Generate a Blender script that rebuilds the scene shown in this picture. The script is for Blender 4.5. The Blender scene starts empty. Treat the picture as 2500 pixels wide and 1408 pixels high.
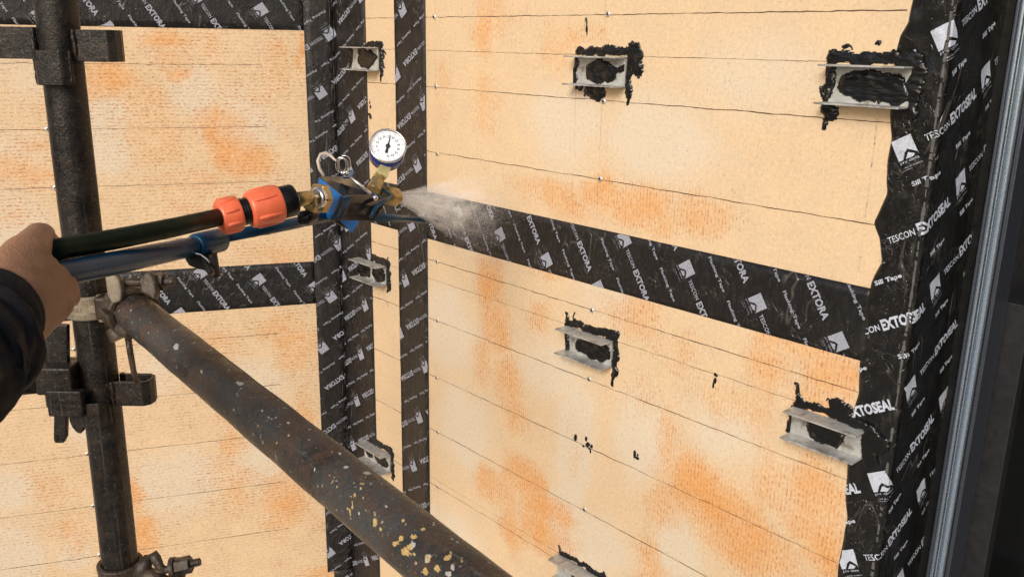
import bpy, bmesh, math, random
import numpy as np
from mathutils import Vector, Matrix
random.seed(7); rng = np.random.default_rng(7)
S = bpy.context.scene
COL = S.collection

# ------------------------------------------------------------------ camera
F_PX = 2173.8                                   # focal length measured on the 2500 px wide photograph
XA = np.array([0.66572204, 0.20870294, -0.71641975])   # world axes seen from the camera
ZA = np.array([0.01630868, -0.96393109, -0.26565182])
YA = np.cross(ZA, XA)
WM = np.array([XA, YA, ZA])
CAM = np.array([1.81240266, -1.08365245, 0.57398351])
cd = bpy.data.cameras.new('camera'); cam = bpy.data.objects.new('camera', cd); COL.objects.link(cam)
cx, cy, cz = WM @ [1, 0, 0], WM @ [0, -1, 0], WM @ [0, 0, -1]
cam.matrix_world = Matrix(((cx[0], cy[0], cz[0], CAM[0]), (cx[1], cy[1], cz[1], CAM[1]), (cx[2], cy[2], cz[2], CAM[2]), (0, 0, 0, 1)))
cd.sensor_width = 36; cd.lens = 36 * F_PX / 2500; cd.clip_start = .02; cd.clip_end = 200
S.camera = cam

# ------------------------------------------------------------------ light
SUN_DIR = Vector((0.40, -0.80, 0.50)).normalized()      # towards the sun
w = bpy.data.worlds.new('World'); S.world = w; w.use_nodes = True
nt = w.node_tree; bg = nt.nodes['Background']
sky = nt.nodes.new('ShaderNodeTexSky'); sky.sky_type = 'NISHITA'; sky.sun_disc = False
sky.sun_elevation = math.asin(SUN_DIR.z); sky.sun_rotation = math.atan2(SUN_DIR.x, SUN_DIR.y)
sky.dust_density = 4.0; sky.air_density = 1.0
nt.links.new(sky.outputs[0], bg.inputs[0]); bg.inputs[1].default_value = 0.12
sd = bpy.data.lights.new('sun', 'SUN'); sd.energy = 2.0; sd.angle = math.radians(22); sd.color = (1, .95, .88)
so = bpy.data.objects.new('sun', sd); COL.objects.link(so)
so.rotation_euler = SUN_DIR.to_track_quat('Z', 'Y').to_euler()
S.view_settings.view_transform = 'Standard'; S.view_settings.look = 'None'
S.view_settings.exposure = 0.07; S.cycles.volume_bounces = 4; S.view_settings.gamma = 1

# ------------------------------------------------------------------ measuring helpers
def ray(x, y): return WM @ np.array([(x - 1250) / F_PX, (y - 704) / F_PX, 1.])
def P(x, y, d): return CAM + ray(x, y) * d                    # the point seen at a pixel, d metres deep
def onR(x, y, off=0.):                                        # on the right hand wall, (x, z)
    r = ray(x, y); q = CAM + r * ((-off - CAM[1]) / r[1]); return np.array([q[0], q[2]])
LW = np.array([-0.403429939, -0.915010538, 0.]); NL = np.array([0.91501054, -0.40342994, 0.])
def onL(x, y):                                                # on the left hand wall, (u, z)
    r = ray(x, y); q = CAM - r * ((NL @ CAM) / (NL @ r)); return np.array([q @ LW, q[2]])
def mapR(u, z, o=0.): return np.array([u, -o, z])
def mapL(u, z, o=0.): return LW * u + NL * o + np.array([0, 0, z])
def onX(x, y, xw):
    r = ray(x, y); return CAM + r * ((xw - CAM[0]) / r[0])
def onY(x, y, yw):
    r = ray(x, y); return CAM + r * ((yw - CAM[1]) / r[1])
XR = 1.3556                                                   # the outer corner where the wall turns into the window reveal
YF = 0.158                                                    # depth of the window in the reveal

def vn(x, y, seed, sc):                                       # value noise, vectorised, -1..1
    r = np.random.default_rng(seed); g = r.uniform(-1, 1, (128, 128))
    x = np.asarray(x) / sc + 50.3; y = np.asarray(y) / sc + 50.7
    xi = np.floor(x).astype(int); yi = np.floor(y).astype(int); fx = x - xi; fy = y - yi
    fx = fx * fx * (3 - 2 * fx); fy = fy * fy * (3 - 2 * fy)
    G = lambda a, b: g[a % 128, b % 128]
    return (G(xi, yi) * (1 - fx) + G(xi + 1, yi) * fx) * (1 - fy) + (G(xi, yi + 1) * (1 - fx) + G(xi + 1, yi + 1) * fx) * fy

# ------------------------------------------------------------------ objects
def tag(o, label=None, cat=None, group=None, kind=None):
    if label: o['label'] = label
    if cat: o['category'] = cat
    if group: o['group'] = group
    if kind: o['kind'] = kind
    return o
def thing(name, loc, label, cat, group=None):
    o = bpy.data.objects.new(name, None); o.empty_display_size = .02
    COL.objects.link(o); o.location = [float(v) for v in loc]; tag(o, label, cat, group)
    o['wloc'] = [float(v) for v in loc]; return o
def wloc(o):
    return np.array(o['wloc']) if (o is not None and 'wloc' in o) else np.zeros(3)

class MB:
    def __init__(s): s.v = []; s.f = []; s.m = []; s.sm = []
    def add(s, vs, fs, mi=0, smooth=False):
        b = len(s.v); s.v += [tuple(float(c) for c in v) for v in vs]
        for f in fs: s.f.append(tuple(b + i for i in f)); s.m.append(mi); s.sm.append(smooth)
        return s
    def box(s, c, ax, ay, az, dx, dy, dz, mi=0):             # centre, unit axes, full sizes
        c, ax, ay, az = map(np.array, (c, ax, ay, az)); vs = []
        for i in (-.5, .5):
            for j in (-.5, .5):
                for k in (-.5, .5): vs.append(c + ax * dx * i + ay * dy * j + az * dz * k)
        return s.add(vs, [(0, 1, 3, 2), (4, 6, 7, 5), (0, 4, 5, 1), (2, 3, 7, 6), (0, 2, 6, 4), (1, 5, 7, 3)], mi)
    def bx(s, x0, x1, y0, y1, z0, z1, mi=0):
        return s.box(((x0 + x1) / 2, (y0 + y1) / 2, (z0 + z1) / 2), (1, 0, 0), (0, 1, 0), (0, 0, 1), abs(x1 - x0), abs(y1 - y0), abs(z1 - z0), mi)
    def tube(s, pts, rad, n=20, cap=True, mi=0, smooth=True, closed=False, hollow=0.):
        pts = [np.array(p, float) for p in pts]
        if not hasattr(rad, '__len__'): rad = [rad] * len(pts)
        N = len(pts); rings = []; up = None
        for i, p in enumerate(pts):
            if closed: t = pts[(i + 1) % N] - pts[i - 1]
            else: t = pts[min(i + 1, N - 1)] - pts[max(i - 1, 0)]
            t = t / (np.linalg.norm(t) + 1e-12)
            if up is None:
                up = np.array([0, 0, 1.]) if abs(t[2]) < .9 else np.array([1., 0, 0])
            a = np.cross(t, up); a /= np.linalg.norm(a); b = np.cross(t, a); up = np.cross(a, t)
            rings.append([p + rad[i] * (a * math.cos(2 * math.pi * k / n) + b * math.sin(2 * math.pi * k / n)) for k in range(n)])
        vs = [v for r in rings for v in r]; fs = []
        for i in range(N if closed else N - 1):
            j = (i + 1) % N
            for k in range(n):
                l = (k + 1) % n; fs.append((i * n + k, i * n + l, j * n + l, j * n + k))
        s.add(vs, fs, mi, smooth)
        if cap and not closed:
            s.add(rings[0], [tuple(range(n))], mi); s.add(rings[-1], [tuple(reversed(range(n)))], mi)
        return s
    def lathe(s, c, ax, prof, n=28, mi=0, smooth=True):       # prof: list of (along, radius)
        c = np.array(c, float); ax = np.array(ax, float); ax /= np.linalg.norm(ax)
        return s.tube([c + ax * h for h, _ in prof], [r for _, r in prof], n, True, mi, smooth) if False else s._l(c, ax, prof, n, mi, smooth)
    def _l(s, c, ax, prof, n, mi, smooth):
        up = np.array([0, 0, 1.]) if abs(ax[2]) < .9 else np.array([1., 0, 0])
        a = np.cross(ax, up); a /= np.linalg.norm(a); b = np.cross(ax, a); vs = []; fs = []
        for h, r in prof:
            vs += [c + ax * h + r * (a * math.cos(2 * math.pi * k / n) + b * math.sin(2 * math.pi * k / n)) for k in range(n)]
        for i in range(len(prof) - 1):
            for k in range(n):
                l = (k + 1) % n; fs.append((i * n + k, i * n + l, (i + 1) * n + l, (i + 1) * n + k))
        s.add(vs, fs, mi, smooth)
        s.add(vs[:n], [tuple(range(n))], mi); s.add(vs[-n:], [tuple(reversed(range(n)))], mi)
        return s
    def prism(s, poly, o, ax, ay, az, h, mi=0, smooth=False):  # 2D polygon extruded h along az
        o, ax, ay, az = map(lambda q: np.array(q, float), (o, ax, ay, az)); n = len(poly)
        lo = [o + ax * x + ay * y for x, y in poly]; hi = [p + az * h for p in lo]
        s.add(lo + hi, [tuple(range(n))[::-1], tuple(range(n, 2 * n))], mi)
        s.add(lo + hi, [(i, (i + 1) % n, n + (i + 1) % n, n + i) for i in range(n)], mi, smooth)
        return s
    def strap(s, path, t, o, ax, ay, az, h, mi=0):             # a bent flat bar: plan path, thickness t, height h
        path = [np.array(p, float) for p in path]; n = len(path); L = []; R = []
        for i in range(n):
            d = path[min(i + 1, n - 1)] - path[max(i - 1, 0)]; d /= np.linalg.norm(d); q = np.array([-d[1], d[0]])
            L.append(path[i] + q * t / 2); R.append(path[i] - q * t / 2)
        o, ax, ay, az = map(lambda q: np.array(q, float), (o, ax, ay, az))
        M = lambda q, z: o + ax * q[0] + ay * q[1] + az * z
        vs = [M(q, 0) for q in L] + [M(q, 0) for q in R] + [M(q, h) for q in L] + [M(q, h) for q in R]; fs = []
        for i in range(n - 1):
            fs += [(i, i + 1, 2 * n + i + 1, 2 * n + i), (n + i, 3 * n + i, 3 * n + i + 1, n + i + 1), (i, n + i, n + i + 1, i + 1), (2 * n + i, 2 * n + i + 1, 3 * n + i + 1, 3 * n + i)]
        fs += [(0, 2 * n, 3 * n, n), (n - 1, 2 * n - 1, 4 * n - 1, 3 * n - 1)]
        return s.add(vs, fs, mi)
    def build(s, name, mats, parent=None, bevel=0., seg=2, fix=True):
        me = bpy.data.meshes.new(name); off = wloc(parent)
        if parent is not None and parent.parent is not None: off = off + 0
        me.from_pydata([tuple(np.array(v) - off) for v in s.v], [], s.f)
        if not isinstance(mats, (list, tuple)): mats = [mats]
        for m in mats: me.materials.append(m)
        me.polygons.foreach_set('material_index', s.m); me.polygons.foreach_set('use_smooth', s.sm)
        if fix:
            bm = bmesh.new(); bm.from_mesh(me); bmesh.ops.remove_doubles(bm, verts=bm.verts, dist=1e-6)
            bmesh.ops.recalc_face_normals(bm, faces=bm.faces); bm.to_mesh(me); bm.free()
        me.update()
        o = bpy.data.objects.new(name, me); COL.objects.link(o); o['wloc'] = [float(q) for q in off]
        if parent is not None: o.parent = parent
        if bevel:
            b = o.modifiers.new('bevel', 'BEVEL'); b.width = bevel; b.segments = seg; b.limit_method = 'ANGLE'; b.angle_limit = .7
            b.harden_normals = False
        return o

# ------------------------------------------------------------------ materials
class NT:
    def __init__(s, name):
        s.m = bpy.data.materials.new(name); s.m.use_nodes = True; s.t = s.m.node_tree; s.n = s.t.nodes
        s.b = s.n['Principled BSDF']; s.tc = s.n.new('ShaderNodeTexCoord')
    def L(s, a, b): s.t.links.new(a, b)
    def set(s, **k):
        for q, v in k.items():
            i = s.b.inputs[q.replace('_', ' ')]
            if hasattr(v, 'is_output'): s.L(v, i)
            elif isinstance(v, tuple): i.default_value = (*v, 1) if len(v) == 3 else v
            else: i.default_value = v
        return s
    def map(s, scale=(1, 1, 1), rot=(0, 0, 0)):
        m = s.n.new('ShaderNodeMapping'); m.inputs['Scale'].default_value = scale; m.inputs['Rotation'].default_value = rot
        s.L(s.tc.outputs['Object'], m.inputs[0]); return m.outputs[0]
    def noise(s, sc, vec=None, det=3, rough=.6, dist=0.):
        n = s.n.new('ShaderNodeTexNoise'); n.inputs['Scale'].default_value = sc; n.inputs['Detail'].default_value = det
        n.inputs['Roughness'].default_value = rough; n.inputs['Distortion'].default_value = dist
        s.L(vec if vec is not None else s.tc.outputs['Object'], n.inputs['Vector']); return n.outputs[0]
    def voro(s, sc, vec=None, out=0):
        n = s.n.new('ShaderNodeTexVoronoi'); n.inputs['Scale'].default_value = sc
        s.L(vec if vec is not None else s.tc.outputs['Object'], n.inputs['Vector']); return n.outputs[out]
    def rng(s, v, a, b, c=0., d=1.):
        n = s.n.new('ShaderNodeMapRange'); n.clamp = True
        for i, q in enumerate((a, b, c, d)): n.inputs[i + 1].default_value = q
        s.L(v, n.inputs[0]); return n.outputs[0]
    def mth(s, op, a, b=None):
        n = s.n.new('ShaderNodeMath'); n.operation = op
        for i, q in enumerate((a, b)):
            if q is None: continue
            if hasattr(q, 'is_output'): s.L(q, n.inputs[i])
            else: n.inputs[i].default_value = q
        return n.outputs[0]
    def mix(s, f, a, b):
        n = s.n.new('ShaderNodeMix'); n.data_type = 'RGBA'
        for q, i in ((f, 0), (a, 6), (b, 7)):
            if hasattr(q, 'is_output'): s.L(q, n.inputs[i])
            elif isinstance(q, tuple): n.inputs[i].default_value = (*q, 1)
            else: n.inputs[i].default_value = q
        return n.outputs[2]
    def attr(s, name):
        n = s.n.new('ShaderNodeAttribute'); n.attribute_name = name; return n.outputs['Fac']
    def bump(s, h, st=.3, dist=.001, nrm=None):
        n = s.n.new('ShaderNodeBump'); n.inputs['Strength'].default_value = st; n.inputs['Distance'].default_value = dist
        s.L(h, n.inputs['Height'])
        if nrm is not None: s.L(nrm, n.inputs['Normal'])
        s.L(n.outputs[0], s.b.inputs['Normal']); return n.outputs[0]

def board_mat(name, streak, rows, sheen, msk, band, axis, per, stripe=.27):
    m = NT(name)
    st = m.attr('stain'); pa = m.attr('pale')
    n1 = m.noise(5, det=5, rough=.6); n2 = m.noise(16, det=7, rough=.7, dist=.3)
    fine = m.noise(520, det=2, rough=.8); gr = m.noise(170, det=3, rough=.75)
    dash = m.noise(1, m.map(streak), det=3, rough=.7)                     # short squiggles of the combed face
    sp_ = m.n.new('ShaderNodeSeparateXYZ'); m.L(m.tc.outputs['Object'], sp_.inputs[0])
    ph = m.mth('ADD', m.mth('MULTIPLY', sp_.outputs[axis], 6.2832 / per), m.mth('MULTIPLY', m.noise(14, det=3), 7))
    row = m.mth('ADD', m.mth('MULTIPLY', m.mth('SINE', ph), .11), m.mth('ADD', .36, m.mth('MULTIPLY', m.noise(1, m.map(rows), det=2), .3)))   # the rows they stand in
    s1 = m.mth('ADD', st, m.mth('MULTIPLY', m.mth('SUBTRACT', n2, .5), 1.0))
    s1 = m.mth('ADD', s1, m.mth('MULTIPLY', m.mth('SUBTRACT', n1, .5), .5))
    s1 = m.mth('ADD', s1, m.mth('MULTIPLY', m.mth('SUBTRACT', m.noise(1, m.map(band), det=4, rough=.55), .5), .9))
    s1 = m.mth('ADD', s1, m.mth('MULTIPLY', m.mth('SUBTRACT', gr, .5), .55))
    soft = m.mth('ADD', m.rng(s1, .18, .50, 0, .45), m.rng(s1, .50, .98, 0, .55))
    cream = m.mix(m.rng(n2, .35, .65), (.70, .525, .335), (.635, .465, .285))
    cream = m.mix(m.rng(m.mth('SUBTRACT', m.mth('ADD', pa, m.mth('MULTIPLY', n2, .6)), .15), .1, .55, 0, .95), cream, (.66, .565, .435))
    c = m.mix(m.mth('MULTIPLY', soft, .88), cream, (.70, .335, .105))
    mask = m.rng(m.mth('ADD', st, m.mth('MULTIPLY', n2, 1.0)), msk[0], msk[1])
    dk = m.mth('MULTIPLY', m.mth('MULTIPLY', m.rng(dash, .50, .60), m.rng(row, .44, .58)), mask)
    c = m.mix(m.mth('MULTIPLY', dk, .95), c, (.46, .165, .045))
    c = m.mix(m.mth('MULTIPLY', m.mth('MULTIPLY', m.rng(dash, .52, .64), m.rng(row, .46, .6)), m.rng(m.noise(9, det=4), .45, .6, .04, stripe)), c, (.30, .19, .10))
    c = m.mix(m.rng(gr, .55, .72, 0, .42), c, (.36, .22, .10))
    c = m.mix(m.rng(gr, .46, .30, 0, .45), c, (.80, .68, .50))
    c = m.mix(m.rng(fine, .55, .72, 0, .45), c, (.30, .20, .11))
    c = m.mix(m.rng(m.noise(300, det=1), .70, .76, 0, .55), c, (.16, .10, .06))
    m.set(Base_Color=c, Roughness=m.rng(m.noise(3.2, det=4), .35, .7, sheen, .6))
    wet = m.rng(m.voro(230), .20, .05)
    h = m.mth('ADD', m.mth('MULTIPLY', gr, .6), m.mth('ADD', m.mth('MULTIPLY', fine, .45), m.mth('MULTIPLY', wet, .9)))
    m.bump(h, .34, .0008)
    m.b.inputs['Specular IOR Level'].default_value = .45
    return m.m
def simple(name, col, rough=.5, metal=0., bump=None, spec=.5, vary=.25, vs=40, coat=0.):
    m = NT(name); n = m.noise(vs, det=4)
    c2 = tuple(x * (1 - vary) for x in col); c3 = tuple(min(1, x * (1 + vary)) for x in col)
    m.set(Base_Color=m.mix(m.rng(n, .3, .7), c2, c3), Roughness=m.rng(m.noise(vs * 2.3), .3, .7, max(.04, rough * .8), min(1, rough * 1.2)), Metallic=metal)
    m.b.inputs['Specular IOR Level'].default_value = spec; m.b.inputs['Coat Weight'].default_value = coat
    if bump: m.bump(m.noise(bump[0], det=5, rough=.65), bump[1], bump[2])
    return m.m
def tape_mat(name, col=(.0065, .006, .006), rough=.30):
    m = NT(name); big = m.noise(9, det=4); f = m.noise(140, m.map((1, 1, .35)), det=5, rough=.7); sc = m.noise(60, m.map((1.5, 1.5, .5), (0.3, .5, .4)), det=6, rough=.75)
    c = m.mix(m.rng(f, .45, .75), col, tuple(x * 3.2 for x in col))
    c = m.mix(m.rng(sc, .62, .74, 0, .55), c, (.095, .086, .08))
    m.set(Base_Color=c, Roughness=m.rng(big, .3, .7, rough * .75, rough * 1.5))
    rid = m.mth('ABSOLUTE', m.mth('SUBTRACT', m.noise(5, m.map((1, 1, .5)), det=3, dist=1.2), .5))
    cr = m.mth('MULTIPLY', m.rng(rid, .010, .002), m.rng(m.noise(17, det=2), .50, .60))
    rid2 = m.mth('ABSOLUTE', m.mth('SUBTRACT', m.noise(16, det=3, dist=2.), .5))
    cr2 = m.mth('MULTIPLY', m.rng(rid2, .020, .003), m.rng(m.noise(11, det=2), .48, .62))
    c = m.mix(m.mth('MULTIPLY', m.mth('MAXIMUM', cr, m.mth('MULTIPLY', cr2, .4)), .42), c, (.13, .12, .115)); m.L(c, m.b.inputs['Base Color'])
    drops = m.rng(m.voro(170), .22, .06)
    h = m.mth('ADD', m.mth('MULTIPLY', f, .7), m.mth('ADD', m.mth('MULTIPLY', big, 2.2), m.mth('ADD', m.mth('MULTIPLY', drops, m.rng(m.noise(7), .48, .6, 0, 1.0)), m.mth('MULTIPLY', m.mth('ADD', cr, cr2), 1.2))))
    m.bump(h, .7, .0020); return m.m
def steel_mat(name, paint=0., rust=.5, base=(.035, .032, .030), metal=.55):
    m = NT(name); n1 = m.noise(9 if paint else 14, det=6, rough=.65, dist=.5); n2 = m.noise(70, det=6, rough=.7); n3 = m.noise(260, det=4, rough=.7)
    lng = m.noise(1, m.map((6, 160, 160)) if paint else m.map((170, 170, 5)), det=4, rough=.7)
    c = m.mix(m.rng(n1, .38, .62), base, tuple(x * 3. for x in base) if not paint else (.058, .060, .058))
    c = m.mix(m.rng(n2, .46, .66, 0, rust), c, (.080, .043, .025))
    c = m.mix(m.rng(m.noise(22, det=5, rough=.7), .54, .66, 0, rust), c, (.095, .055, .034))
    c = m.mix(m.rng(lng, .58, .72, 0, .45), c, (.14, .13, .115))
    c = m.mix(m.rng(n3, .60, .72, 0, .7), c, (.20, .17, .13))
    c = m.mix(m.rng(n3, .40, .30, 0, .8), c, (.006, .005, .005))
    m.b.inputs['Specular IOR Level'].default_value = .32
    if paint:
        ed = m.mth('MULTIPLY', m.mth('SUBTRACT', m.noise(190, det=5, rough=.75), .5), 1.7)
        ye = m.rng(m.mth('ADD', m.attr('yellow'), ed), .46, .56); wh = m.rng(m.mth('ADD', m.attr('white'), ed), .46, .56)
        sp = m.rng(m.noise(190, det=2, rough=.4), .70, .72)
        c = m.mix(m.mth('MULTIPLY', sp, .8), c, (.36, .33, .28))
        c = m.mix(ye, c, m.mix(m.rng(n3, .4, .6), (.50, .31, .10), (.50, .40, .20)))
        c = m.mix(wh, c, (.42, .41, .37))
    rg = m.rng(n2, .3, .7, .16, .48)
    m.set(Base_Color=c, Roughness=rg, Metallic=metal if not paint else .12)
    m.bump(m.mth('ADD', n2, m.mth('MULTIPLY', n3, .7)), .8, .0016); return m.m

M = {}
M['boardR'] = board_mat('stained_board_right', (420, 420, 130), (60, 60, 14), .34, (.58, .95), (16, 16, 1.6), 0, .0062, .20)
M['boardL'] = board_mat('stained_board_left', (140, 140, 420), (14, 14, 60), .24, (.34, .66), (3, 3, 12), 2, .0078)
M['line'] = simple('pencil_line', (.085, .045, .02), .8)
M['tape'] = tape_mat('black_tape'); M['tapeV'] = tape_mat('black_tape_upright', (.010, .0085, .0078), .34)
M['seal'] = tape_mat('black_butyl_tape', (.0055, .0052, .005), .15)
def print_mat(name, a, b):
    m = NT(name); n = m.noise(600, det=3, rough=.8)
    m.set(Base_Color=m.mix(m.rng(n, .40, .56), a, b), Roughness=.5); return m.m
M['print'] = print_mat('grey_print', (.16, .17, .21), (.38, .40, .48))
M['printW'] = print_mat('white_print', (.36, .40, .47), (.52, .56, .66))
M['mastic'] = simple('black_mastic', (.0050, .0044, .0042), .17, 0, (110, .45, .0018), .5, .3, 60)
M['masticB'] = simple('pale_release_film', (.10, .098, .095), .3, 0, (210, .5, .001))
def galv():
    m = NT('galvanised_steel'); v = m.voro(190, out=1); n = m.noise(40, det=5)
    c = m.mix(m.rng(n, .35, .7), (.56, .575, .56), (.34, .335, .32))
    c = m.mix(m.rng(m.noise(70, det=6), .52, .68, 0, .8), c, (.17, .135, .10))
    m.set(Base_Color=c, Roughness=m.rng(n, .3, .7, .32, .55), Metallic=.35); m.bump(m.noise(330), .2, .0005); return m.m
M['galv'] = galv()
M['zinc'] = simple('zinc_screw', (.72, .70, .66), .3, .8, None, .5, .3, 300)
M['dark'] = simple('black_recess', (.01, .009, .008), .7)
M['steel'] = steel_mat('dark_scaffold_steel', 0, .22, (.007, .0066, .0062), .25)
M['steelB'] = steel_mat('weathered_scaffold_steel', 1, .7, (.019, .0175, .0165), .1)
M['coupler'] = simple('cream_coupler', (.20, .165, .115), .6, 0, (160, .7, .0015), .4, .3, 60)
M['couplerD'] = steel_mat('rusty_coupler', 0, .45, (.020, .016, .012), .1)
M['blue'] = simple('blue_anodised', (.005, .046, .100), .32, .0, (500, .1, .0003), .28, .3, 30)
M['bluebright'] = simple('bright_blue_paint', (.012, .13, .40), .35, .1, None, .5, .2, 60)
M['navy'] = simple('paint_tinted_brown_reflection', (.022, .018, .019), .14, .3, (60, .1, .001), .6, .4, 50)  # brown reflection of the tape is put into this base colour
M['hose'] = simple('dark_green_hose', (.0018, .0120, .0072), .40, 0, (90, .15, .0006), .08, .4, 30)
M['orange'] = simple('orange_plastic', (.74, .145, .064), .36, 0, (180, .12, .0005), .5, .12, 60)
M['blackp'] = simple('black_plastic', (.006, .006, .0065), .28, 0, (200, .2, .0005), .3)
M['brass'] = simple('brass', (.36, .26, .115), .30, .65, None, .5, .15, 90)
M['brassL'] = simple('pale_brass', (.58, .52, .26), .3, .3, None, .5, .1); M['chrome'] = simple('bright_steel', (.70, .69, .68), .18, .95, None, .5, .2, 120)
M['rimblue'] = simple('blue_gauge_case', (.012, .035, .22), .28, .2, None, .5, .3, 80)
M['dialw'] = simple('white_dial', (.78, .80, .84), .4, 0, None, .3, .03)
M['ink'] = simple('black_ink', (.015, .015, .018), .5)
M['cord'] = simple('clear_plastic_cord', (.42, .37, .31), .3)
M['cloth'] = simple('navy_jacket_cloth', (.013, .0115, .014), .85, 0, (900, .3, .0006), .3, .35, 25)
M['cuff'] = simple('black_knit_cuff', (.008, .0075, .008), .9, 0, (700, .4, .0008), .3, .3, 60)
def skin():
    m = NT('skin'); n = m.noise(26, det=4); f = m.noise(420, det=4, rough=.7)
    c = m.mix(m.rng(n, .3, .7), (.245, .120, .064), (.315, .160, .088)); c = m.mix(m.rng(f, .55, .75, 0, .3), c, (.17, .075, .04))
    m.set(Base_Color=c, Roughness=.48, Subsurface_Weight=.08, Subsurface_Scale=.01); m.b.inputs['Subsurface Radius'].default_value = (1, .3, .15)
    m.bump(m.mth('ADD', f, m.mth('MULTIPLY', m.noise(70, m.map((1, 3, 1)), det=5, dist=1.), 2.)), .6, .0012); return m.m
M['skin'] = skin()
def alu(name, col, r):
    m = NT(name); st = m.noise(1, m.map((420, 420, 1.5)), det=3); n = m.noise(300, det=3)
    c = m.mix(m.rng(st, .35, .65), tuple(x * .72 for x in col), col); c = m.mix(m.rng(n, .62, .72, 0, .2), c, tuple(x * .45 for x in col))
    m.set(Base_Color=c, Roughness=m.rng(n, .3, .7, r, r * 1.6), Metallic=.75); return m.m
M['alu'] = alu('mill_aluminium', (.42, .51, .62), .22); M['aluD'] = alu('grey_aluminium', (.10, .115, .15), .32)
M['gasket'] = simple('black_gasket', (.008, .009, .009), .3)
M['sash'] = simple('charcoal_powder_coat', (.013, .013, .0155), .5, .1)
M['glass'] = simple('dark_glass', (.004, .005, .005), .12, 0, None, .22, .5, 3)
M['room'] = simple('room_darkness_black', (.006, .006, .006), .9); M['wood'] = simple('pale_timber', (.45, .30, .17), .6)  # near black room colour stands in for the lack of light inside
M['cable'] = simple('white_cable', (.62, .62, .58), .4); M['wire'] = simple('yellow_wire', (.45, .42, .16), .4)
M['ground'] = simple('concrete_bounce_ground', (.33, .31, .28), .9, 0, (30, .4, .004), .3, .2, 4)
def water(tw, nm):
    m = NT(nm); m.set(Base_Color=(.95, .96, 1.), Roughness=.03, Transmission_Weight=tw, IOR=1.33); return m.m
M['spray'] = simple('spray_white_water', (.92, .92, .92), .2, 0, None, .5, .02); M['bead'] = water(1., 'water_bead')

# ------------------------------------------------------------------ unseen ground, added for bounce light
g = MB().add([(-30, -30, -1.75), (30, -30, -1.75), (30, 30, -1.75), (-30, 30, -1.75)], [(0, 1, 2, 3)]).build('ground', M['ground'], fix=False)
tag(g, 'unseen pale concrete ground added below the scaffold for bounce light', 'ground', kind='structure')

# ------------------------------------------------------------------ the two walls
ZB, ZT = -1.3, 1.35
# stains: px, py, half sizes in px, strength (+ orange, - pale)
SR = [(1210,30,60,70,.35),(1175,70,30,60,.5),(1080,250,20,80,.25),(1180,250,40,80,.3),(1345,120,30,60,.35),(1430,90,60,40,.3),(1550,500,90,50,.75),(1480,470,60,35,.6),(1700,530,90,50,.5),(1350,480,90,40,.5),(1620,540,50,40,.5),
 (1190,680,28,60,.7),(1215,800,30,60,.6),(1240,920,35,60,.6),(1310,790,25,50,.5),(1180,880,20,60,.4),(1330,650,60,30,.4),(1560,780,80,50,.5),(1650,850,90,60,.35),(1950,830,120,50,.65),(2040,920,60,60,.8),(2000,1000,80,40,.6),(1880,900,60,60,.5),
 (1200,1190,40,40,.65),(1240,1180,20,60,.55),(1290,1170,45,40,.75),(1330,1235,60,40,.85),(1340,1310,70,50,.7),(1250,1290,30,50,.6),(1400,1100,30,70,.3),(1610,1100,30,110,.35),(1700,1190,70,60,.95),(1760,1240,90,60,.9),(1830,1330,110,60,.8),(1900,1180,60,80,.45),(1990,1200,60,90,.7),(2010,1330,50,70,.8),(1960,1280,80,60,.5),(1620,1240,40,60,.4),(1250,1010,40,50,.5),(1570,960,60,50,.35),(1770,980,90,50,.35),(1580,1370,30,60,.5),
 (1400,1080,35,130,-.9),(1380,1260,40,70,-.8),(1450,1330,70,60,-.6),(1560,1060,50,90,-.6),(1665,1340,40,60,-.9),(1100,1320,60,60,-.7),(1130,1040,50,80,-.6),(1600,340,120,80,-.6),(1380,300,80,90,-.5),(1090,800,60,80,-.6),(1760,1060,90,50,-.4),(1340,900,60,60,-.5),(1480,720,60,50,-.3),(1850,180,150,90,-.3),(1160,560,80,60,-.3)]
SL = [(410,95,45,20,.85),(430,150,50,50,.45),(500,100,40,50,.5),(270,190,60,50,.75),(250,230,50,30,.6),(440,180,30,20,.8),(290,130,30,20,.6),(560,370,45,50,1.),(520,330,25,40,.8),(610,400,60,35,.8),(540,300,60,40,.5),(680,170,40,60,.4),(360,330,80,60,.35),(350,250,80,30,.4),(740,130,10,40,.8),(60,420,70,40,.55),(30,520,50,40,.3),(100,370,60,30,.4),(350,1310,35,40,1.),(330,1210,14,50,.7),(480,860,40,60,.3),(560,1010,25,40,.5),(540,850,40,40,.3),(720,830,40,60,.5),(570,1080,25,30,.6),(560,1180,60,60,.35),(690,1230,50,60,.55),(740,1040,20,80,.6),(180,1300,40,50,.5),(110,1190,60,40,.25),(690,790,60,30,.4),(620,240,70,60,.2),(500,470,120,50,.3),(700,620,80,30,.3),(400,700,60,20,.3),(150,270,60,40,.3),
 (260,330,40,70,-1.),(470,230,40,50,-.7),(600,290,60,60,-.4),(40,560,60,60,-.8),(40,390,60,50,-.4),(440,1180,90,60,-.7),(30,1370,60,60,-1.),(640,1100,60,80,-.5),(380,900,50,60,-.4),(200,1010,40,60,-.6),(180,1340,30,40,-.7),(600,940,80,50,-.5),(20,1200,40,50,-.6),(100,180,90,60,-.3)]
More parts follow.
